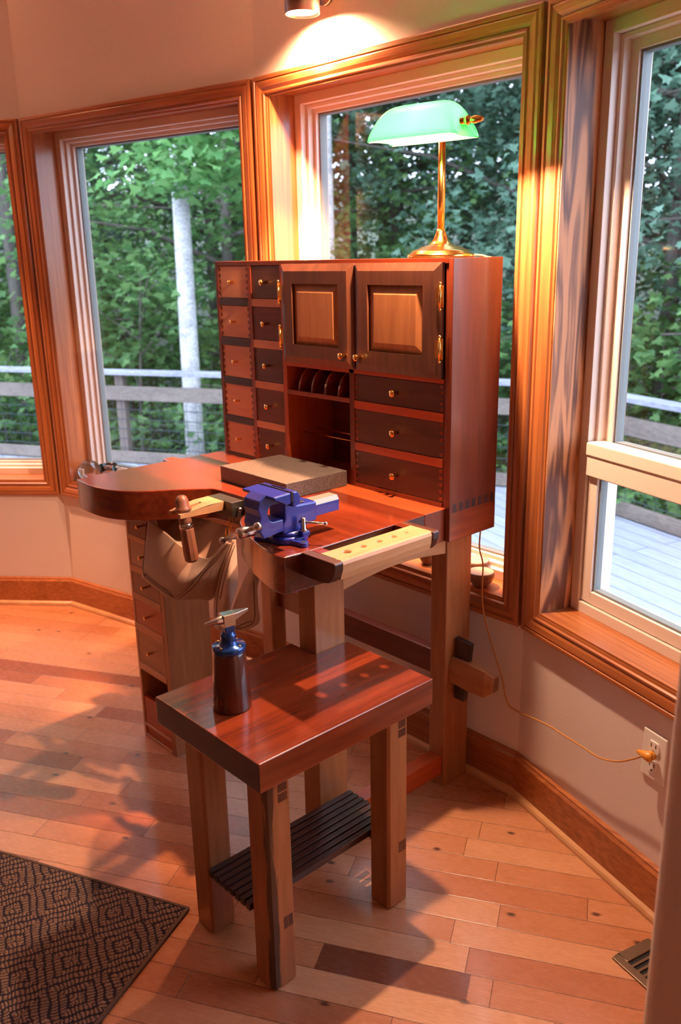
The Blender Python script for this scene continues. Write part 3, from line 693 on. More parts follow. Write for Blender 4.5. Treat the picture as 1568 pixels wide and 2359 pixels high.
VX, VY = -.0325, -.5365
vise = thing('bench_vise', (VX,VY,T), 'blue cast bench vise with steel jaws and handle bolted on the right arm', 'vise')
zb = T + .0005
def vl(prof, name, m, c=(VX,VY,zb), seg=40): return MB().lathe(prof, Matrix.Translation(c), seg).obj(name, m, vise)
base = MB(); base.lathe([(0,0),(.047,0),(.048,.004),(.048,.012),(.044,.016),(.040,.017),(.0,.017)], Matrix.Translation((VX,VY,zb)), 44)
for ang in (-8, 112, 232):
    t = math.radians(ang); M = Matrix.Translation((VX,VY,zb)) @ Matrix.Rotation(t,4,'Z')
    ear = [(.040,-.020),(.060,-.012)] + [(.068+.012*math.cos(a), .012*math.sin(a)) for a in [math.radians(k) for k in (-60,-30,0,30,60)]] + [(.060,.012),(.040,.020)]
    base.prism(ear, 0,.011,'z',M)
base.obj('swivel_base', M_blue, vise, .001)
vl([(0,.017),(.040,.017),(.041,.022),(.038,.026),(0,.026)],'turntable', M_blue)
eh = MB(); t = math.radians(-8); eh.lathe([(0,.0112),(.0065,.0112),(.0065,.0114)], Matrix.Translation((VX+.068*math.cos(t),VY+.068*math.sin(t),zb)), 16); eh.obj('bolt_hole', M_dark, vise)
# fixed body: side profile in (y,z)
H = T
body = [(-.573,H+.026),(-.573,H+.050),(-.566,H+.060),(-.566,H+.098),(-.5655,H+.131),(-.552,H+.131),(-.546,H+.124),(-.543,H+.100),(-.530,H+.088),(-.470,H+.085),(-.470,H+.040),(-.500,H+.034),(-.508,H+.026)]
MB().prism([(p[0],p[1]) for p in body], VX-.030, VX+.030,'x').obj('fixed_body', M_blue, vise, .004)
fj = [(-.5655,H+.095),(-.5655,H+.131),(-.552,H+.131),(-.545,H+.122),(-.543,H+.100)]
MB().prism(fj, VX-.060, VX+.060,'x').obj('fixed_jaw', M_blue, vise, .003)
MB().box(VX-.022,VX+.022,-.528,-.500,H+.0885,H+.0905).obj('anvil_pad', M_dsteel, vise, .001)
# slide bar to the rear
MB().prism([(VX-.023,H+.046),(VX+.023,H+.046),(VX+.023,H+.072),(VX+.016,H+.083),(VX-.016,H+.083),(VX-.023,H+.072)], -.470,-.392,'y').obj('slide_bar', M_blue, vise, .002)
MB().prism([(VX+.0235,H+.0735),(VX+.0165,H+.0838),(VX-.012,H+.0838),(VX-.012,H+.0832),(VX+.016,H+.0832),(VX+.0225,H+.0735)], -.468,-.393,'y').obj('slide_face', M_gsteel, vise)
# moving jaw: C-shaped side profile
arc = [(-.6035+.027*math.cos(t)*.75, H+.083+.020*math.sin(t)) for t in [math.radians(k) for k in (70,95,120,150,180,210,235,260)]]
mj = [(-.5705,H+.131),(-.5705,H+.108),(-.580,H+.103)] + arc + [(-.571,H+.063),(-.571,H+.034),(-.640,H+.028),(-.652,H+.046),(-.655,H+.062),(-.648,H+.080),(-.655,H+.098),(-.650,H+.118),(-.630,H+.128)]
mj = [(-.5705+(y_+.5705)*.84, z_) for y_, z_ in mj]
MB().prism(mj, VX-.028, VX+.030,'x').obj('moving_jaw', M_blue, vise, .003)
MB().prism([(-.5705,H+.131),(-.5705,H+.106),(-.583,H+.104),(-.597,H+.112),(-.618,H+.122),(-.620,H+.129)], VX-.060, VX+.060,'x').obj('jaw_head', M_blue, vise, .003)
for y0,y1 in ((-.5702,-.5683),(-.5676,-.5658)): MB().box(VX-.059,VX+.0605,y0,y1,H+.110,H+.1325).obj('jaw_plate', M_dsteel, vise, .0005)
# screw head and handle
sc = MB(); sc.lathe([(0,0),(.011,0),(.013,.002),(.013,.040),(.009,.044),(.009,.060)], Matrix.Translation((-.010,-.694,.969)) @ Matrix.Rotation(-PI/2,4,'X'), 24); sc.obj('screw', M_steel, vise)
A_, B_ = Vector((-.090,-.682,.9325)), Vector((.047,-.682,.9965))
hd = MB(); hd.tube([A_,B_], .0052, 12); hd.sphere(A_,.0085,14,8,(1,1,1)); hd.sphere(B_,.0095,14,8); hd.obj('handle_bar', M_steel, vise)
# swivel lock bolt
bx, by = VX+.046, VY+.010
MB().box(bx-.014,bx+.010,by-.010,by+.012,zb+.017,zb+.028).obj('lock_lug', M_blue, vise, .002)
lb = MB(); lb.lathe([(0,.028),(.0095,.028),(.0095,.032),(.0065,.034),(.0065,.058),(.0055,.060),(0,.060)], Matrix.Translation((bx,by,zb)), 20); lb.obj('lock_bolt', M_steel, vise)
lh = MB(); lh.tube([(bx-.008,by-.006,zb+.050),(bx+.045,by+.030,zb+.048)], .0032, 10); lh.sphere((bx+.045,by+.030,zb+.048),.005,12,8); lh.obj('lock_lever', M_steel, vise)

# ------------------------------------------------------------------ bench pin, its tool and the hide below
bp = thing('bench_pin', (-.49,-.385,.87), 'pale wooden bench pin held in a dark steel block between the bench arms', 'bench pin')
MB().box(-.5225,-.411,-.428,-.3865,.863,.9065).obj('steel_holder', M_dsteel, bp, .001)
pin = MB()
pin.hexa([(-.522,-.4285,.880),(-.518,-.480,.882),(-.4445,-.480,.882),(-.4445,-.4285,.880)],[(-.522,-.4285,.906),(-.518,-.480,.9065),(-.4445,-.480,.9065),(-.4445,-.4285,.906)])
pin.hexa([(-.518,-.480,.882),(-.4915,-.578,.890),(-.4795,-.578,.890),(-.488,-.480,.882)],[(-.518,-.480,.9065),(-.4915,-.578,.901),(-.4795,-.578,.901),(-.488,-.480,.9065)])
pin.hexa([(-.478,-.480,.882),(-.4465,-.578,.888),(-.434,-.578,.888),(-.4445,-.480,.882)],[(-.478,-.480,.9065),(-.4465,-.578,.900),(-.434,-.578,.900),(-.4445,-.480,.9065)])
pin.obj('wooden_wedge', W('maple','y'), bp, .001)
ts = MB(); ts.tube([(-.4105,-.405,.888),(-.398,-.409,.888)], .0028, 8); ts.sphere((-.392,-.411,.888), .009, 14, 8, (.45,1,.7)); ts.obj('thumb_screw', M_steel, bp)

tm = thing('handheld_mandrel', (-.478,-.53,.75), 'brown wooden handled tool with domed head and metal ferrule hanging in the bench pin', 'hand tool', world_parts=False)
tm.rotation_euler = (math.radians(2), math.radians(-7), 0); tm.location = (-.438,-.548,.756)
MB().lathe([(0,0),(.013,.004),(.019,.010),(.020,.030),(.0195,.095),(.018,.100)], None, 10, smooth=False).obj('handle', M_tool, tm)
MB().lathe([(.0185,.099),(.0185,.111),(.0175,.112)], None, 24).obj('ferrule', M_steel, tm)
MB().lathe([(.016,.111),(.0175,.118),(.017,.135),(.0155,.143),(.021,.146),(.023,.151),(.021,.156),(.0185,.160),(.0175,.175),(.014,.185),(.008,.190),(0,.192)], None, 24).obj('domed_head', M_tool, tm)

def lerp_rows(rows, nu, nv):
    """Catmull-Rom resample of a small control grid"""
    def cr(pts, t):
        n = len(pts)-1; f = min(t*n, n-1e-6); i = int(f); u = f-i
        P = lambda k: Vector(pts[max(0,min(n,k))])
        a,b,c,d_ = P(i-1),P(i),P(i+1),P(i+2)
        return .5*((2*b)+(c-a)*u+(2*a-5*b+4*c-d_)*u*u+(3*b-3*c+d_-a)*u**3)
    rr_ = [[cr(r, v/nv) for v in range(nv+1)] for r in rows]
    return [[cr([r[j] for r in rr_], u/nu) for j in range(nv+1)] for u in range(nu+1)]
hide = thing('leather_bench_hide', (-.42,-.46,.6), 'tan leather catch apron with dark stitching hung under the bench arms', 'leather apron')
hA = [[(-0.742,-0.500,0.806),(-0.647,-0.500,0.784),(-0.555,-0.495,0.757),(-0.461,-0.480,0.747),(-0.412,-0.450,0.805)],
  [(-0.748,-0.510,0.746),(-0.647,-0.525,0.724),(-0.542,-0.520,0.714),(-0.468,-0.490,0.725),(-0.408,-0.452,0.805)],
  [(-0.755,-0.520,0.684),(-0.657,-0.540,0.671),(-0.537,-0.540,0.667),(-0.467,-0.505,0.709),(-0.405,-0.454,0.805)],
  [(-0.759,-0.530,0.624),(-0.665,-0.540,0.617),(-0.556,-0.545,0.616),(-0.475,-0.510,0.693),(-0.400,-0.456,0.803)]]
hB = [[(-0.835,-0.440,0.782),(-0.686,-0.420,0.806),(-0.591,-0.400,0.816),(-0.475,-0.400,0.820)],
  [(-0.729,-0.490,0.782),(-0.675,-0.430,0.768),(-0.565,-0.420,0.784),(-0.448,-0.420,0.807)],
  [(-0.657,-0.490,0.750),(-0.577,-0.470,0.728),(-0.493,-0.460,0.722),(-0.423,-0.440,0.798)]]
hC = [[(-0.556,-0.545,0.616),(-0.514,-0.530,0.653),(-0.475,-0.510,0.693),(-0.434,-0.485,0.752),(-0.400,-0.456,0.803)],
  [(-0.538,-0.540,0.616),(-0.492,-0.520,0.636),(-0.448,-0.500,0.683),(-0.419,-0.470,0.743),(-0.400,-0.450,0.800)],
  [(-0.528,-0.530,0.618),(-0.478,-0.510,0.628),(-0.452,-0.480,0.630),(-0.422,-0.460,0.717),(-0.394,-0.440,0.799)]]
hD = [[(-0.398,-0.440,0.806),(-0.429,-0.455,0.743),(-0.448,-0.470,0.666),(-0.443,-0.485,0.613),(-0.441,-0.490,0.544)],
  [(-0.368,-0.455,0.817),(-0.355,-0.485,0.769),(-0.339,-0.510,0.707),(-0.344,-0.520,0.653),(-0.397,-0.505,0.556)],
  [(-0.380,-0.440,0.810),(-0.352,-0.460,0.763),(-0.332,-0.475,0.711),(-0.330,-0.500,0.651),(-0.378,-0.495,0.560)]]
hE = [[(-0.238,-0.500,0.786),(-0.283,-0.495,0.730),(-0.311,-0.500,0.673),(-0.339,-0.500,0.620),(-0.376,-0.495,0.561)],
  [(-0.199,-0.510,0.793),(-0.226,-0.515,0.740),(-0.251,-0.515,0.684),(-0.284,-0.510,0.628),(-0.325,-0.500,0.575)],
  [(-0.198,-0.490,0.783),(-0.199,-0.510,0.740),(-0.194,-0.515,0.695),(-0.193,-0.515,0.645),(-0.263,-0.505,0.598)]]
g_ = MB(); g_.grid(lerp_rows(hA, 24, 32)); o_ = g_.obj('leather_panel', M_leather, hide); md = o_.modifiers.new('solid','SOLIDIFY'); md.thickness = .0022
g_ = MB(); g_.grid(lerp_rows(hB, 24, 32)); o_ = g_.obj('leather_panel', M_leather, hide); md = o_.modifiers.new('solid','SOLIDIFY'); md.thickness = .0022
g_ = MB(); g_.grid(lerp_rows(hC, 24, 32)); o_ = g_.obj('leather_panel', M_leather, hide); md = o_.modifiers.new('solid','SOLIDIFY'); md.thickness = .0022
g_ = MB(); g_.grid(lerp_rows(hD, 24, 32)); o_ = g_.obj('leather_panel', M_leather, hide); md = o_.modifiers.new('solid','SOLIDIFY'); md.thickness = .0022
g_ = MB(); g_.grid(lerp_rows(hE, 24, 32)); o_ = g_.obj('leather_panel', M_leather, hide); md = o_.modifiers.new('solid','SOLIDIFY'); md.thickness = .0022
st_ = [(-0.742,-0.506,0.798),(-0.742,-0.522,0.713),(-0.742,-0.533,0.644),(-0.690,-0.540,0.632),(-0.613,-0.548,0.628),(-0.554,-0.551,0.625)]
MB().tube([r for r in lerp_rows([st_],1,40)[0]], .0011, 5).obj('stitching', M_stitch, hide)
st_ = [(-0.742,-0.533,0.644),(-0.731,-0.535,0.638)]
MB().tube([r for r in lerp_rows([st_],1,40)[0]], .0011, 5).obj('stitching', M_stitch, hide)
st_ = [(-0.729,-0.536,0.644),(-0.646,-0.546,0.639),(-0.591,-0.548,0.634),(-0.545,-0.551,0.625)]
MB().tube([r for r in lerp_rows([st_],1,40)[0]], .0011, 5).obj('stitching', M_stitch, hide)
st_ = [(-0.527,-0.552,0.633),(-0.482,-0.536,0.672),(-0.451,-0.515,0.716),(-0.418,-0.492,0.763),(-0.399,-0.464,0.801)]
MB().tube([r for r in lerp_rows([st_],1,40)[0]], .0011, 5).obj('stitching', M_stitch, hide)
st_ = [(-0.512,-0.552,0.633),(-0.469,-0.532,0.672),(-0.436,-0.512,0.719),(-0.403,-0.490,0.761),(-0.385,-0.464,0.801)]
MB().tube([r for r in lerp_rows([st_],1,40)[0]], .0011, 5).obj('stitching', M_stitch, hide)
st_ = [(-0.362,-0.462,0.812),(-0.368,-0.485,0.766),(-0.380,-0.500,0.705),(-0.385,-0.510,0.655),(-0.395,-0.512,0.589)]
MB().tube([r for r in lerp_rows([st_],1,40)[0]], .0011, 5).obj('stitching', M_stitch, hide)
st_ = [(-0.353,-0.465,0.806),(-0.340,-0.492,0.774),(-0.342,-0.512,0.724),(-0.353,-0.522,0.667)]
MB().tube([r for r in lerp_rows([st_],1,40)[0]], .0011, 5).obj('stitching', M_stitch, hide)
st_ = [(-0.197,-0.522,0.760),(-0.195,-0.524,0.708),(-0.203,-0.522,0.651),(-0.249,-0.518,0.616),(-0.302,-0.512,0.592)]
MB().tube([r for r in lerp_rows([st_],1,40)[0]], .0011, 5).obj('stitching', M_stitch, hide)
st_ = [(-0.214,-0.522,0.645),(-0.254,-0.520,0.624),(-0.299,-0.514,0.596)]
MB().tube([r for r in lerp_rows([st_],1,40)[0]], .0011, 5).obj('stitching', M_stitch, hide)
for k_ in range(4):
    c_ = Vector((-.437+.002*k_, -.412-.009*k_, .853-.0165*k_)); ring_ = []
    for j_ in range(20):
        t_ = 2*PI*j_/20; u_, w_ = .0055*math.cos(t_), .0115*math.sin(t_)
        ring_.append(c_ + (Vector((u_,0,w_)) if k_ % 2 else Vector((u_*.3,u_,w_))))
    MB().tube(ring_, .0016, 8, closed=True).obj('chain_link', M_brassr, hide)


# ------------------------------------------------------------------ small side table
TX, TY, TZ, TT = .2852, -.884, .6098, .0662
LT, WT = .5069, .3815
tb = thing('side_table', (TX-.19,TY+.25,0), 'small thick-topped mahogany side table with slatted shelf in front of the bench', 'side table')
x0, x1, y0, y1 = TX-WT, TX, TY, TY+LT
MB().prism([(x0,y0),(x1,y0),(x1,y1),(-.0035,y1),(-.0035,-.4855),(x0,-.4855)], TZ-TT, TZ).obj('table_top', W('mahog','y'), tb, .0025, bseg=3)
def tleg(a,b,m): return MB().box(a,a+.067,b,b+.067,0,TZ-TT).obj('leg', m, tb, .006, bseg=1)
M_spalt = wood('spalted_leg_timber', srgb(184,118,70), srgb(134,76,42), 'z', 60, 7, 9, .4, .2, (.3,.7), streak=.45)
nt_ = M_spalt.node_tree; N_ = nt_.nodes.new; L_n = nt_.links.new
p_ = [n_ for n_ in nt_.nodes if n_.type == 'BSDF_PRINCIPLED'][0]; src_ = p_.inputs['Base Color'].links[0].from_socket
tc_ = N_('ShaderNodeTexCoord'); mp_ = N_('ShaderNodeMapping'); mp_.inputs['Scale'].default_value = (1,1,.12); L_n(tc_.outputs['Object'], mp_.inputs[0])
nz_ = N_('ShaderNodeTexNoise'); nz_.inputs['Scale'].default_value = 42; nz_.inputs['Detail'].default_value = 6; L_n(mp_.outputs[0], nz_.inputs['Vector'])
sp_ = N_('ShaderNodeSeparateXYZ'); L_n(tc_.outputs['Object'], sp_.inputs[0])
def mm_(op, a, b=0.0, c=0.0):
    n_ = N_('ShaderNodeMath'); n_.operation = op
    for i_, v_ in enumerate((a, b, c)):
        if isinstance(v_, (int, float)): n_.inputs[i_].default_value = v_
        else: L_n(v_, n_.inputs[i_])
    return n_.outputs[0]
dd_ = mm_('ADD', mm_('ABSOLUTE', mm_('ADD', sp_.outputs[1], .836)), mm_('MULTIPLY', mm_('ABSOLUTE', mm_('SUBTRACT', sp_.outputs[0], .245)), 1.2))
dd_ = mm_('MULTIPLY_ADD', mm_('SUBTRACT', nz_.outputs['Fac'], .5), .075, dd_)
mr_ = N_('ShaderNodeMapRange'); L_n(dd_, mr_.inputs[0]); mr_.inputs[1].default_value = .011; mr_.inputs[2].default_value = .020; mr_.inputs[3].default_value = .9; mr_.inputs[4].default_value = 0
mx_ = N_('ShaderNodeMix'); mx_.data_type = 'RGBA'; L_n(mr_.outputs[0], mx_.inputs[0]); L_n(src_, mx_.inputs[6]); mx_.inputs[7].default_value = srgb(44,22,14); L_n(mx_.outputs[2], p_.inputs['Base Color'])
tleg(.178,-.844,M_spalt); tleg(-.0565,-.844,W('cherry','z')); tleg(.178,-.484,W('cherry','z'))
for yy in (-.811,-.451):
    for z in (.468,.492): MB().box(.2448,.2456,yy,yy+.024,z,z+.020).obj('tenon_end', W('walnut','z'), tb)
    for k in (0,1): MB().box(.2448,.2456,yy+.002+k*.013,yy+.013+k*.013,.150,.180).obj('tenon_end', W('walnut','z'), tb)
MB().box(.0105,.178,-.822,-.800,.150,.172).obj('shelf_rail', W('walnut','x'), tb); MB().box(-.003,.178,-.460,-.438,.150,.172).obj('shelf_rail', W('walnut','x'), tb)
MB().box(.0105,.178,-.830,-.800,TZ-TT-.05,TZ-TT).obj('top_rail', W('walnut','x'), tb)
for k in range(8):
    xx = .0125+k*.0205
    MB().box(xx,xx+.0155,-.846,-.395,.172,.190).obj('shelf_slat', W('wenge','y'), tb, .0015)

# small horn anvil on its wooden cone
AX, AY = .060, -.784
av = thing('stake_anvil', (AX,AY,TZ), 'small two-horned steel anvil on a dark wooden cone standing on the side table', 'anvil', world_parts=False)
av.location = (AX,AY,TZ+.0005)
MB().lathe([(0,0),(.0425,0),(.0432,.004),(.035,.128),(.033,.133),(0,.133)], None, 40).obj('wooden_base', W('cocobolo','z'), av, .001)
MB().lathe([(0,.133),(.035,.133),(.0368,.135),(.0368,.144),(.035,.147),(.022,.1485),(.0185,.152),(.0165,.165),(.0175,.168),(.0175,.171),(.0145,.174),(.0135,.178),(0,.178)], None, 40).obj('blue_flange', M_bluean, av)
bl = MB(); bl.lathe([(.026,.1475),(.003,.1475+.0008)], None, 6); bl = MB()
for a in (20,110,200,290):
    t = math.radians(a); bl.lathe([(0,.1485),(.003,.1485),(.0025,.151),(0,.1515)], Matrix.Translation((.0285*math.cos(t),.0285*math.sin(t),-.0012)), 10)
bl.obj('screw', M_brassr, av)
Mh = Matrix.Translation((0,0,0)) @ Matrix.Rotation(math.radians(-8),4,'Z')
MB().box(-.0115,.0115,-.0115,.0115,.176,.198, Mh).obj('square_shank', M_bluean, av, .0015)
an = MB(); an.box(-.0125,.0125,-.0135,.0135,.192,.219, Mh)
Mc = Mh @ Matrix.Translation((0,-.0135,.207)) @ Matrix.Rotation(PI/2,4,'X')
an.lathe([(.0105,0),(.0068,.015),(.0030,.036),(.0016,.040),(0,.040)], Mc, 24)
an.hexa([tuple(Mh @ Vector(p)) for p in ((-.0125,.0135,.203),(.0125,.0135,.203),(.0025,.050,.213),(-.0025,.050,.213))],[tuple(Mh @ Vector(p)) for p in ((-.0125,.0135,.2188),(.0125,.0135,.2188),(.0025,.050,.2188),(-.0025,.050,.2188))])
an.obj('steel_anvil', M_steel, av, .0008)

# ------------------------------------------------------------------ bankers lamp
LX, LY, LZ = -.047, .012, 1.5445
lamp = thing('bankers_lamp', (LX,LY,LZ), 'brass desk lamp with a glowing green glass shade standing on the cabinet', 'desk lamp')
lamp.location = (LX,LY,LZ)
Lw = Matrix.Translation((LX,LY,LZ))
MB().lathe([(0,0),(.084,0),(.086,.003),(.085,.008),(.078,.011),(.076,.015),(.068,.019),(.060,.021),(.052,.026),(.036,.030),(.026,.036),(.019,.046),(.014,.058),(.011,.070),(0,.070)], Lw, 48).obj('base', M_brass, lamp)
MB().lathe([(.0095,.068),(.0095,.300)], Lw, 20).obj('pole', M_brass, lamp)
# shade: elongated bowl, open below; axis direction AXD, centre SC
SC = Vector((.020,-.135,1.838)); AXD = Vector((.985,.17,0)).normalized(); PXD = Vector((-AXD.y,AXD.x,0))
ZUP = Vector((0,0,1))
def shade_mesh(off):
    rows_ = []; hl, hw, hh = .122-off, .058-off, .078-off
    for iu in range(41):
        u = -1 + 2*iu/40; row = []
        # rounded ends
        k = (1-abs(u)**5.0)**(1/2.6) if abs(u) < 1 else 0
        for iv in range(25):
            t = PI*iv/24
            x = u*hl; y = hw*math.cos(t)*(.72+.28*k); z = hh*math.sin(t)**.75*k
            x *= (1 - .16*math.sin(t)*abs(u)**3)
            # cant the bowl slightly and flare the rim
            y *= 1+.22*(1-math.sin(t))*0.6
            row.append(SC + AXD*x + PXD*y + ZUP*(z-.030))
        rows_.append(row)
    return rows_
m, nt, p, out = newmat('green_cased_glass')
p.inputs['Base Color'].default_value = srgb(0,120,50); p.inputs['Roughness'].default_value = .08
tr = nt.nodes.new('ShaderNodeBsdfTranslucent'); tr.inputs[0].default_value = (.045,.9,.17,1); mxs = nt.nodes.new('ShaderNodeMixShader'); mxs.inputs[0].default_value = .6
nt.links.new(p.outputs[0], mxs.inputs[1]); nt.links.new(tr.outputs[0], mxs.inputs[2]); nt.links.new(mxs.outputs[0], out.inputs[0])
so = MB(); so.grid(shade_mesh(0)); s_ = so.obj('lamp_shade', m, lamp)
mi, nti, pi_, outi = newmat('white_opal_glass'); pi_.inputs['Base Color'].default_value = (.2,.2,.19,1)
tri = nti.nodes.new('ShaderNodeBsdfTranslucent'); tri.inputs[0].default_value = (.97,.97,.95,1); mxi = nti.nodes.new('ShaderNodeMixShader'); mxi.inputs[0].default_value = .65
nti.links.new(pi_.outputs[0], mxi.inputs[1]); nti.links.new(tri.outputs[0], mxi.inputs[2]); nti.links.new(mxi.outputs[0], outi.inputs[0])
s_.data.materials.append(mi)
md = s_.modifiers.new('solid','SOLIDIFY'); md.thickness = .003; md.material_offset = 1
bt = MB(); bt.sphere(SC+AXD*.015-PXD*.010+ZUP*.010, .015, 20, 12, (1,1,1)); bt.obj('bulb', emis('lamp_bulb_glow', (1.0,.66,.44), 10000), lamp)
fi = MB(); e_ = SC + AXD*.118 + ZUP*.0
Mf = Matrix.Translation(e_) @ AXD.to_track_quat('Z','Y').to_matrix().to_4x4()
fi.lathe([(0,-.004),(.010,-.004),(.010,.004),(.006,.006),(.007,.012),(.009,.020),(.006,.034),(.003,.040),(0,.041)], Mf, 20); fi.obj('finial', M_brass, lamp)
ar = MB(); ptop = Vector((LX,LY,LZ+.298))
ar.tube([ptop, ptop+Vector((.01,-.03,.012)), SC+AXD*.06+ZUP*.006, SC+AXD*.05], .006, 10); ar.tube([SC+AXD*.05, SC+AXD*.118], .007, 12); ar.obj('socket_arm', M_brass, lamp)
cpts = [(-0.047,0.090,1.548),(.02,.112,1.545),(.05,.116,1.50),(.055,.114,1.2),(.05,.112,.95),(0.0323,0.1120,0.8556),(0.0262,0.1160,0.8086),(0.0237,0.1160,0.7470),(0.0370,0.1170,0.7001),(0.0355,0.1180,0.6330),(0.0410,0.1180,0.5671),(0.0643,0.1180,0.4924),(0.1039,0.1180,0.4023),(0.1195,0.1180,0.3662),(0.1350,0.1120,0.3254),(0.1502,0.1120,0.2963),(0.1892,0.1068,0.2930),(0.3093,0.0684,0.3169),(0.3784,0.0463,0.3224),(0.4438,0.0254,0.3276),(0.5058,0.0056,0.3325),(0.5642,-0.0151,0.3572),(0.6139,-0.0373,0.3957),(0.6508,-0.0596,0.4315)]
MB().tube([q_ for q_ in lerp_rows([cpts],1,220)[0]], .0024, 8).obj('cord', M_cord, lamp)
pg = MB(); c_ = Vector(on_w4(.516, .418, .024)); u_ = Vector((d4.x,d4.y,0)); n_ = Vector((d4.y,-d4.x,0))
pg.tube([c_ - u_*.028 + n_*.006, c_ - u_*.012 + n_*.003, c_ + u_*.004, c_ + u_*.008 - n_*.004], [.004,.009,.013,.013], 12); pg.tube([c_+u_*.003, c_+u_*.003-n_*.012], .011, 12); pg.obj('plug', M_plug, lamp)


# ------------------------------------------------------------------ things on the window sills
def bowl(loc, r, h, label, name='stoneware_bowl'):
    t = thing(name, loc, label, 'bowl', world_parts=False)
    MB().lathe([(0,0),(r*.5,0),(r*.55,.003),(r*.85,h*.35),(r,h*.75),(r*.98,h),(r*.93,h),(r*.93,h*.95),(r*.90,h*.9)], None, 36).obj('outer_wall', M_bowl, t)
    MB().lathe([(0,.006),(r*.5,.007),(r*.8,h*.35),(r*.93,h*.75),(r*.935,h*.985)], None, 36).obj('glazed_inside', M_bowlin, t)
    return t
bowl((-.012,.172,.6065), .040, .046, 'brown clay bowl with pale inside nearest the camera on the centre window sill')
bowl((-.078,.232,.6065), .040, .050, 'brown clay bowl with pale inside, farther of the two on the centre window sill')
bowl((-.250,.205,.6065), .033, .060, 'dark clay cup standing on the centre window sill left of the bench leg', 'clay_cup')
gl = thing('glass_globe', (-2.045,-.040,.6065), 'clear round glass globe on the left window sill behind the bench arm', 'glass ornament', world_parts=False)
gm = MB(); gm.lathe([(.016,0),(.02,.003),(.034,.012),(.047,.036),(.050,.052),(.046,.070),(.034,.086),(.018,.095),(0,.098),(0,.0945),(.0165,.0918),(.0315,.0835),(.0432,.0687),(.0472,.052),(.0442,.0375),(.0322,.0150),(.0185,.0062),(.0145,.003)], None, 36); gm.obj('globe_wall', M_clear, gl)
mg = thing('glass_mug', (-1.945,.000,.6065), 'clear glass mug with a handle beside the globe on the left window sill', 'mug', world_parts=False, rotz=.5)
MB().lathe([(0,0),(.028,0),(.030,.004),(.036,.05),(.040,.088),(.038,.088),(.034,.05),(.027,.008),(0,.007)], None, 32).obj('mug_wall', M_clear, mg)
MB().tube([(.036,0,.078),(.055,0,.080),(.064,0,.060),(.055,0,.030),(.034,0,.022)], .005, 8).obj('handle', M_clear, mg)

# ------------------------------------------------------------------ outside: deck, railing, trees, hillside
DZ = -.35
rl = [Vector((-9.6,.35)), Vector((-2.55,4.22)), Vector((2.4,2.75)), Vector((5.5,1.0))]
dk = MB(); inner = [Vector((-9.6,-3.2))] + [Vector((-5.4,-1.7))] + W_OUT[0:] + [Vector((4.2,-.4)), Vector((5.5,-.6))]
rin = offs(rl, .10)
dk.prism([tuple(p) for p in inner] + [tuple(p) for p in reversed(rin)], DZ-.04, DZ)
def deck_mat():
    m, nt, p, out = newmat('weathered_deck_boards'); N = nt.nodes.new; L = nt.links.new
    tc = N('ShaderNodeTexCoord'); mp = N('ShaderNodeMapping'); mp.inputs['Rotation'].default_value = (0,0,math.radians(16.5)); L(tc.outputs['Object'], mp.inputs[0])
    bk = N('ShaderNodeTexBrick'); bk.inputs['Scale'].default_value = 1; bk.inputs['Brick Width'].default_value = 4.2; bk.inputs['Row Height'].default_value = .142; bk.inputs['Mortar Size'].default_value = .004
    bk.inputs['Color1'].default_value = srgb(164,166,174); bk.inputs['Color2'].default_value = srgb(154,157,168); bk.inputs['Mortar'].default_value = srgb(96,98,108); L(mp.outputs[0], bk.inputs['Vector'])
    m2 = N('ShaderNodeMapping'); m2.inputs['Scale'].default_value = (1,10,1); L(mp.outputs[0], m2.inputs[0]); n = N('ShaderNodeTexNoise'); n.inputs['Scale'].default_value = 7; n.inputs['Detail'].default_value = 5; L(m2.outputs[0], n.inputs['Vector'])
    mx = N('ShaderNodeMix'); mx.data_type = 'RGBA'; mx.blend_type = 'MULTIPLY'; mr = N('ShaderNodeMapRange'); L(n.outputs['Fac'], mr.inputs[0]); mr.inputs[1].default_value = .35; mr.inputs[2].default_value = .7; mr.inputs[3].default_value = .5; mr.inputs[4].default_value = 0
    L(mr.outputs[0], mx.inputs[0]); L(bk.outputs['Color'], mx.inputs[6]); mx.inputs[7].default_value = (.55,.55,.62,1); L(mx.outputs[2], p.inputs['Base Color']); p.inputs['Roughness'].default_value = .7
    return m
struct(dk.obj('deck', deck_mat()))
rail = thing('deck_railing', (-2.55,4.22,DZ), 'weathered grey wooden deck railing with wire mesh outside the windows', 'railing')
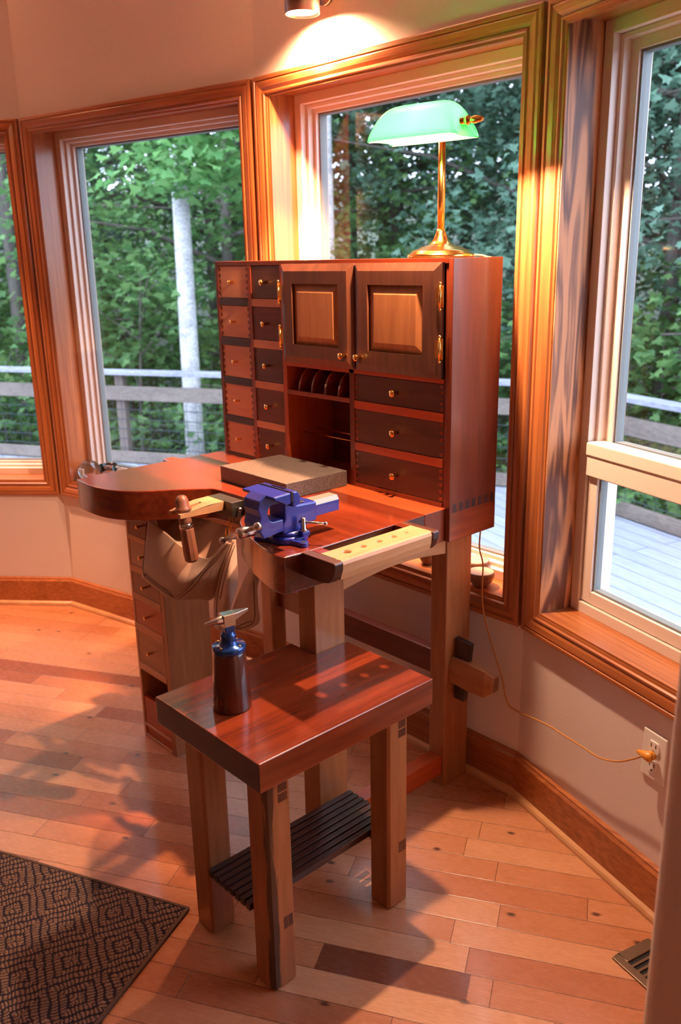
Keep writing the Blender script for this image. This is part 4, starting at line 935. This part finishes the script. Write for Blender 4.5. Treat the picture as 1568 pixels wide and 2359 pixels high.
for i in range(3):
    a, b = rl[i], rl[i+1]; d = (b-a).normalized(); n = Vector((-d.y,d.x)); L_ = (b-a).length
    def beam(name, w0, w1, z0, z1, kind, ext=.0):
        p0, p1 = a-d*ext, b+d*ext
        MB().prism([tuple(p0+n*w0), tuple(p1+n*w0), tuple(p1+n*w1), tuple(p0+n*w1)], z0, z1).obj(name, W(kind,'x'), rail, .004)
    beam('top_rail', -.05,.09, DZ+.865, DZ+.905,'deck', .02); beam('middle_rail', -.015,.024, DZ+.62, DZ+.755,'deckd'); beam('bottom_rail', -.015,.024, DZ+.01, DZ+.118,'deckd')
    k = int(L_/1.75)
    for j in range(k+1):
        c = a + d*(L_*j/max(k,1)) + n*.06
        M = Matrix.Translation((c.x,c.y,0)) @ Matrix.Rotation(math.atan2(d.y,d.x),4,'Z')
        MB().box(-.045,.045,-.034,.045,DZ,DZ+.864,M).obj('post', W('deckd','z'), rail, .003)
    wr = MB(); 
    for z in [DZ+.15+.095*t for t in range(5)]: wr.tube([(*(a+n*.0),z),(*(b+n*.0),z)], .0036, 4)
    for t in range(int(L_/.1)):
        c = a+d*(.1*t+.05); wr.tube([(c.x,c.y,DZ+.08),(c.x,c.y,DZ+.66)], .0022, 4)
    wr.obj('wire_mesh', plain('galvanised_wire', srgb(70,76,84), .5, .7), rail, fix=False)

def ground_z(x, y):
    # ground falls away below the deck, then the wooded hillside climbs
    dd = (Vector((x,y)) - Vector((1.5,-1.75))).length
    return -2.2 + max(0, dd-9)*.16 + .25*math.sin(x*.7)*math.cos(y*.6)
gr = MB(); rows_ = []
for i in range(41):
    rows_.append([(-46+ i*1.6, -14 + j*1.5, ground_z(-46+i*1.6, -14+j*1.5)) for j in range(41)])
gr.grid(rows_)
M_ground = plain('leaf_litter', srgb(58,66,42), .95, noise=.6, nscale=2.2)
struct(gr.obj('ground', M_ground))

def leaf_mat(name, c1, c2):
    m = bpy.data.materials.new(name); m.use_nodes = True; nt = m.node_tree; nt.nodes.clear(); N = nt.nodes.new; L = nt.links.new
    o = N('ShaderNodeOutputMaterial'); mx = N('ShaderNodeMixShader'); mx.inputs[0].default_value = .5
    d = N('ShaderNodeBsdfPrincipled'); d.inputs['Roughness'].default_value = .5; t = N('ShaderNodeBsdfTranslucent')
    g = N('ShaderNodeNewGeometry'); mc = N('ShaderNodeMix'); mc.data_type = 'RGBA'; mc.inputs[6].default_value = c1; mc.inputs[7].default_value = c2
    L(g.outputs['Random Per Island'], mc.inputs[0]); L(mc.outputs[2], d.inputs['Base Color']); L(mc.outputs[2], t.inputs[0])
    L(d.outputs[0], mx.inputs[1]); L(t.outputs[0], mx.inputs[2]); L(mx.outputs[0], o.inputs[0]); return m
M_l1 = leaf_mat('maple_leaves', srgb(84,128,78), srgb(132,170,104))
M_l2 = leaf_mat('oak_leaves', srgb(88,124,104), srgb(130,164,140))
M_l3 = leaf_mat('understory_leaves', srgb(78,110,66), srgb(132,160,92))
M_bark = wood('grey_bark', srgb(116,108,100), srgb(70,62,58), 'z', 40, 8, 5, .9, 0, bump=.5)
M_birch = wood('pale_bark', srgb(214,210,208), srgb(150,146,150), 'z', 30, 6, .5, .8, 0, (.35,.6), bump=.3)
LEAF = [(0,0),(.20,.10),(.50,.08),(.34,.34),(.55,.52),(.24,.60),(.10,.98),(0,1.05),(-.10,.98),(-.24,.60),(-.55,.52),(-.34,.34),(-.50,.08),(-.20,.10)]
def leaves(mb, c, rad, n, size, rnd, flat=.5):
    """clusters of lobed leaves scattered on short twigs inside an ellipsoid"""
    vs, fs = [], []
    k = max(1, n//9)
    for _ in range(k):
        th = rnd.uniform(0,2*PI); ph = math.acos(rnd.uniform(-1,1)); rr = rnd.uniform(.35,1)**.5
        tc = Vector((c[0]+rad[0]*rr*math.sin(ph)*math.cos(th), c[1]+rad[1]*rr*math.sin(ph)*math.sin(th), c[2]+rad[2]*rr*math.cos(ph)))
        spread = size*2.3
        for j in range(9):
            p = tc + Vector((rnd.gauss(0,spread*.6), rnd.gauss(0,spread*.6), rnd.gauss(0,spread*.28)))
            nrm = Vector((rnd.gauss(0,.55), rnd.gauss(0,.55), 1)).normalized(); a = rnd.uniform(0,2*PI)
            u = nrm.orthogonal().normalized(); w = nrm.cross(u); u, w = u*math.cos(a)+w*math.sin(a), w*math.cos(a)-u*math.sin(a)
            s = size*rnd.uniform(.7,1.25); b = len(vs)
            for lx, ly in LEAF: vs.append(p + u*(lx*s) + w*(ly*s) - nrm*(abs(lx)*s*.35))
            fs.append(tuple(range(b, b+len(LEAF))))
    mb.add(vs, fs)
def tree_mesh(seed, h, crown_r, n, size, base=0.25, trunk_r=.12):
    """local mesh pair (foliage, trunk) for a tree of height h"""
    rnd = random.Random(seed); f = MB(); t = MB()
    lean = Vector((rnd.uniform(-.3,.3), rnd.uniform(-.3,.3), 0))
    path = [Vector((0,0,-.3)) + lean*(k/8)**2 + Vector((0,0,(h*.95+.3)*k/8)) for k in range(9)]
    t.tube(path, [trunk_r*(1-.8*k/8) for k in range(9)], 10)
    nb = 16
    for b in range(nb):
        fr_ = base + (1-base)*(b/nb)**.9; z = h*fr_; a = b*2.4 + rnd.uniform(-.4,.4); rr = crown_r*math.sin(PI*min(.98,(.18+.82*(1-abs(fr_-.5)*1.15))))**.5
        rr = crown_r*(1 - .55*abs(fr_-.45)*1.6); e = Vector((math.cos(a)*rr, math.sin(a)*rr, z+rnd.uniform(-.2,.5))); s0 = lean*fr_**2 + Vector((0,0,z*.92))
        t.tube([s0, s0.lerp(e,.5)+Vector((0,0,.15)), e], [trunk_r*.35, trunk_r*.2, .01], 6)
        for q_ in (.55, .95):
            c = s0.lerp(e, q_); leaves(f, c, (rr*.5, rr*.5, h*.075), n//(nb*2), size, rnd)
    return f, t
KINDS = [ (tree_mesh(11, 9.5, 2.3, 9500, .090), M_l1), (tree_mesh(23, 10.5, 2.6, 12000, .088), M_l2), (tree_mesh(37, 8.0, 2.2, 9500, .095), M_l1), (tree_mesh(51, 11, 2.6, 12000, .092), M_l2) ]
SH = [ (tree_mesh(71, 2.6, 1.1, 1800, .095, .08, .03), M_l3), (tree_mesh(83, 3.4, 1.3, 2200, .10, .08, .035), M_l1) ]
cache = {}
def plant(name, kindset, i, x, y, rz, sc, label, cat, group=None):
    key = (name, i)
    (f, t), lm = kindset[i]
    if key not in cache:
        a = f.obj('foliage', lm, None, fix=False); b = t.obj('trunk', M_bark, None, fix=False); cache[key] = (a, b); first = True
    else: first = False
    a0, b0 = cache[key]
    r = thing(name, (x,y,ground_z(x,y)), label, cat, group, world_parts=False, rotz=rz); r.scale = (sc,sc,sc)
    a, b = (a0, b0) if first else (a0.copy(), b0.copy())
    if not first: col.objects.link(a); col.objects.link(b)
    a.parent = r; b.parent = r
    return r
# directions are metres in plan; near row just beyond the deck, further rows fill the wood behind
def where(x, y, what):
    lat = .6743*(x-CAM[0]) + .7385*(y-CAM[1]); fw = -.7385*(x-CAM[0]) + .6743*(y-CAM[1]); px = 784+1989*lat/max(fw,.1)
    if px < -60: z = 'just outside the left edge of the photo'
    elif px < 110: z = 'in the narrow leftmost window'
    elif px < 330: z = 'in the left half of the left window'
    elif px < 580: z = 'in the right half of the left window'
    elif px < 900: z = 'in the left part of the centre window'
    elif px < 1225: z = 'in the right part of the centre window'
    elif px < 1620: z = 'in the right window'
    else: z = 'beyond the right edge of the photo'
    return what + ' ' + z
near = [(-9.9,3.0,0,1.0),(-7.9,4.9,2,1.0),(-4.9,7.4,1,1.0),(-3.0,7.0,3,.95),(-1.0,7.2,1,1.05),(1.0,6.4,3,.9),(-8.4,7.6,0,1.1),(-11.8,4.6,3,1.05)]
mid = [(-14,4,1,1.15),(-12,8,2,1.25),(-9,11,0,1.2),(-6,11.5,3,1.2),(-3.4,11,1,1.25),(-.6,10.8,0,1.15),(2.2,9.6,1,1.1),(-16,7.5,0,1.3),(-12.5,12.5,3,1.4),(-8,15,1,1.5),(-4,15.5,2,1.5),(0,15,3,1.4),(-18,2,3,1.2),(-17,12,1,1.5),(3.5,13.5,0,1.4),(-13.5,.5,2,1.0),(-21,6,1,1.6),(-20,12,2,1.7),(-14,18,0,1.8),(-8.6,8.8,1,1.15),(-6.6,9.2,3,1.1),(-5,9.5,1,1.15),(-2,9,3,1.1),(-10.6,6.6,1,1.1),(-11,10,3,1.3),(-3.4,13,1,1.4),(-9.5,17,3,1.7),(-5.5,18,1,1.7),(-7,20,3,1.8),(0,20,1,1.8)]
for k,(x,y,i,s) in enumerate(near): plant('forest_tree', KINDS, i, x, y, k*1.3, s, where(x,y,'leafy tree just beyond the railing,'), 'tree', 'front row of forest trees beyond the deck')
for k,(x,y,i,s) in enumerate(mid): plant('forest_tree', KINDS, i, x, y, k*1.7+.5, s, where(x,y,'tall tree deeper in the wood,'), 'tree', 'trees deeper in the wood')
for k in range(34):
    x = -16 + k*.56 + R.uniform(-.3,.3); t_ = (k % 3)
    y = (.4 + (x+9.6)*.549 if x < -2.55 else 4.22 - (x+2.55)*.30) + 1.75 + t_*1.3 + R.uniform(-.2,.2)
    if x < -9.6: y = 2.2 + t_*1.4
    plant('understory_shrub', SH, k % 2, x, y, k*2.1, R.uniform(.8,1.15), where(x,y,'low shrub %s the railing,' % ['right behind','a step behind','well behind'][t_]), 'shrub', 'understory shrubs beyond the deck')
# the pale trunk standing just beyond the railing
bx_ = MB(); gz = ground_z(-6.2,3.2)
pb = thing('pale_barked_tree', (-6.2,3.19,gz), 'slim tree with pale grey bark rising straight behind the deck railing', 'tree')
path = [(-6.205+.004*k, 3.18+.004*k, gz-.2+k*.75) for k in range(12)]
bx_.tube(path, [.115-.0052*k for k in range(12)], 14).obj('trunk', M_birch, pb)
rn = random.Random(5); fo = MB()
for k in range(9):
    a = rn.uniform(0,2*PI); t_ = rn.uniform(-.35,.75); c = (-5.72+.674*t_, 2.95+.738*t_, 2.12+.25*max(0,t_)+.115*k+rn.uniform(-.08,.08)); leaves(fo, c, (.42,.42,.14), 90, .115, rn)
fo.obj('foliage', leaf_mat('light_maple_leaves', srgb(96,150,88), srgb(134,178,108)), pb, fix=False)
pt2 = thing('grey_trunked_tree', (-5.97,4.92,ground_z(-5.97,4.92)), 'grey trunk seen at the left edge of the centre window', 'tree')
g2 = ground_z(-5.97,4.92); MB().tube([(-5.97,4.92,g2-.2),(-5.97,4.92,2),(-5.98,4.91,4.5),(-6.05,4.9,7)], [.11,.09,.08,.06], 14).obj('trunk', M_birch, pt2)
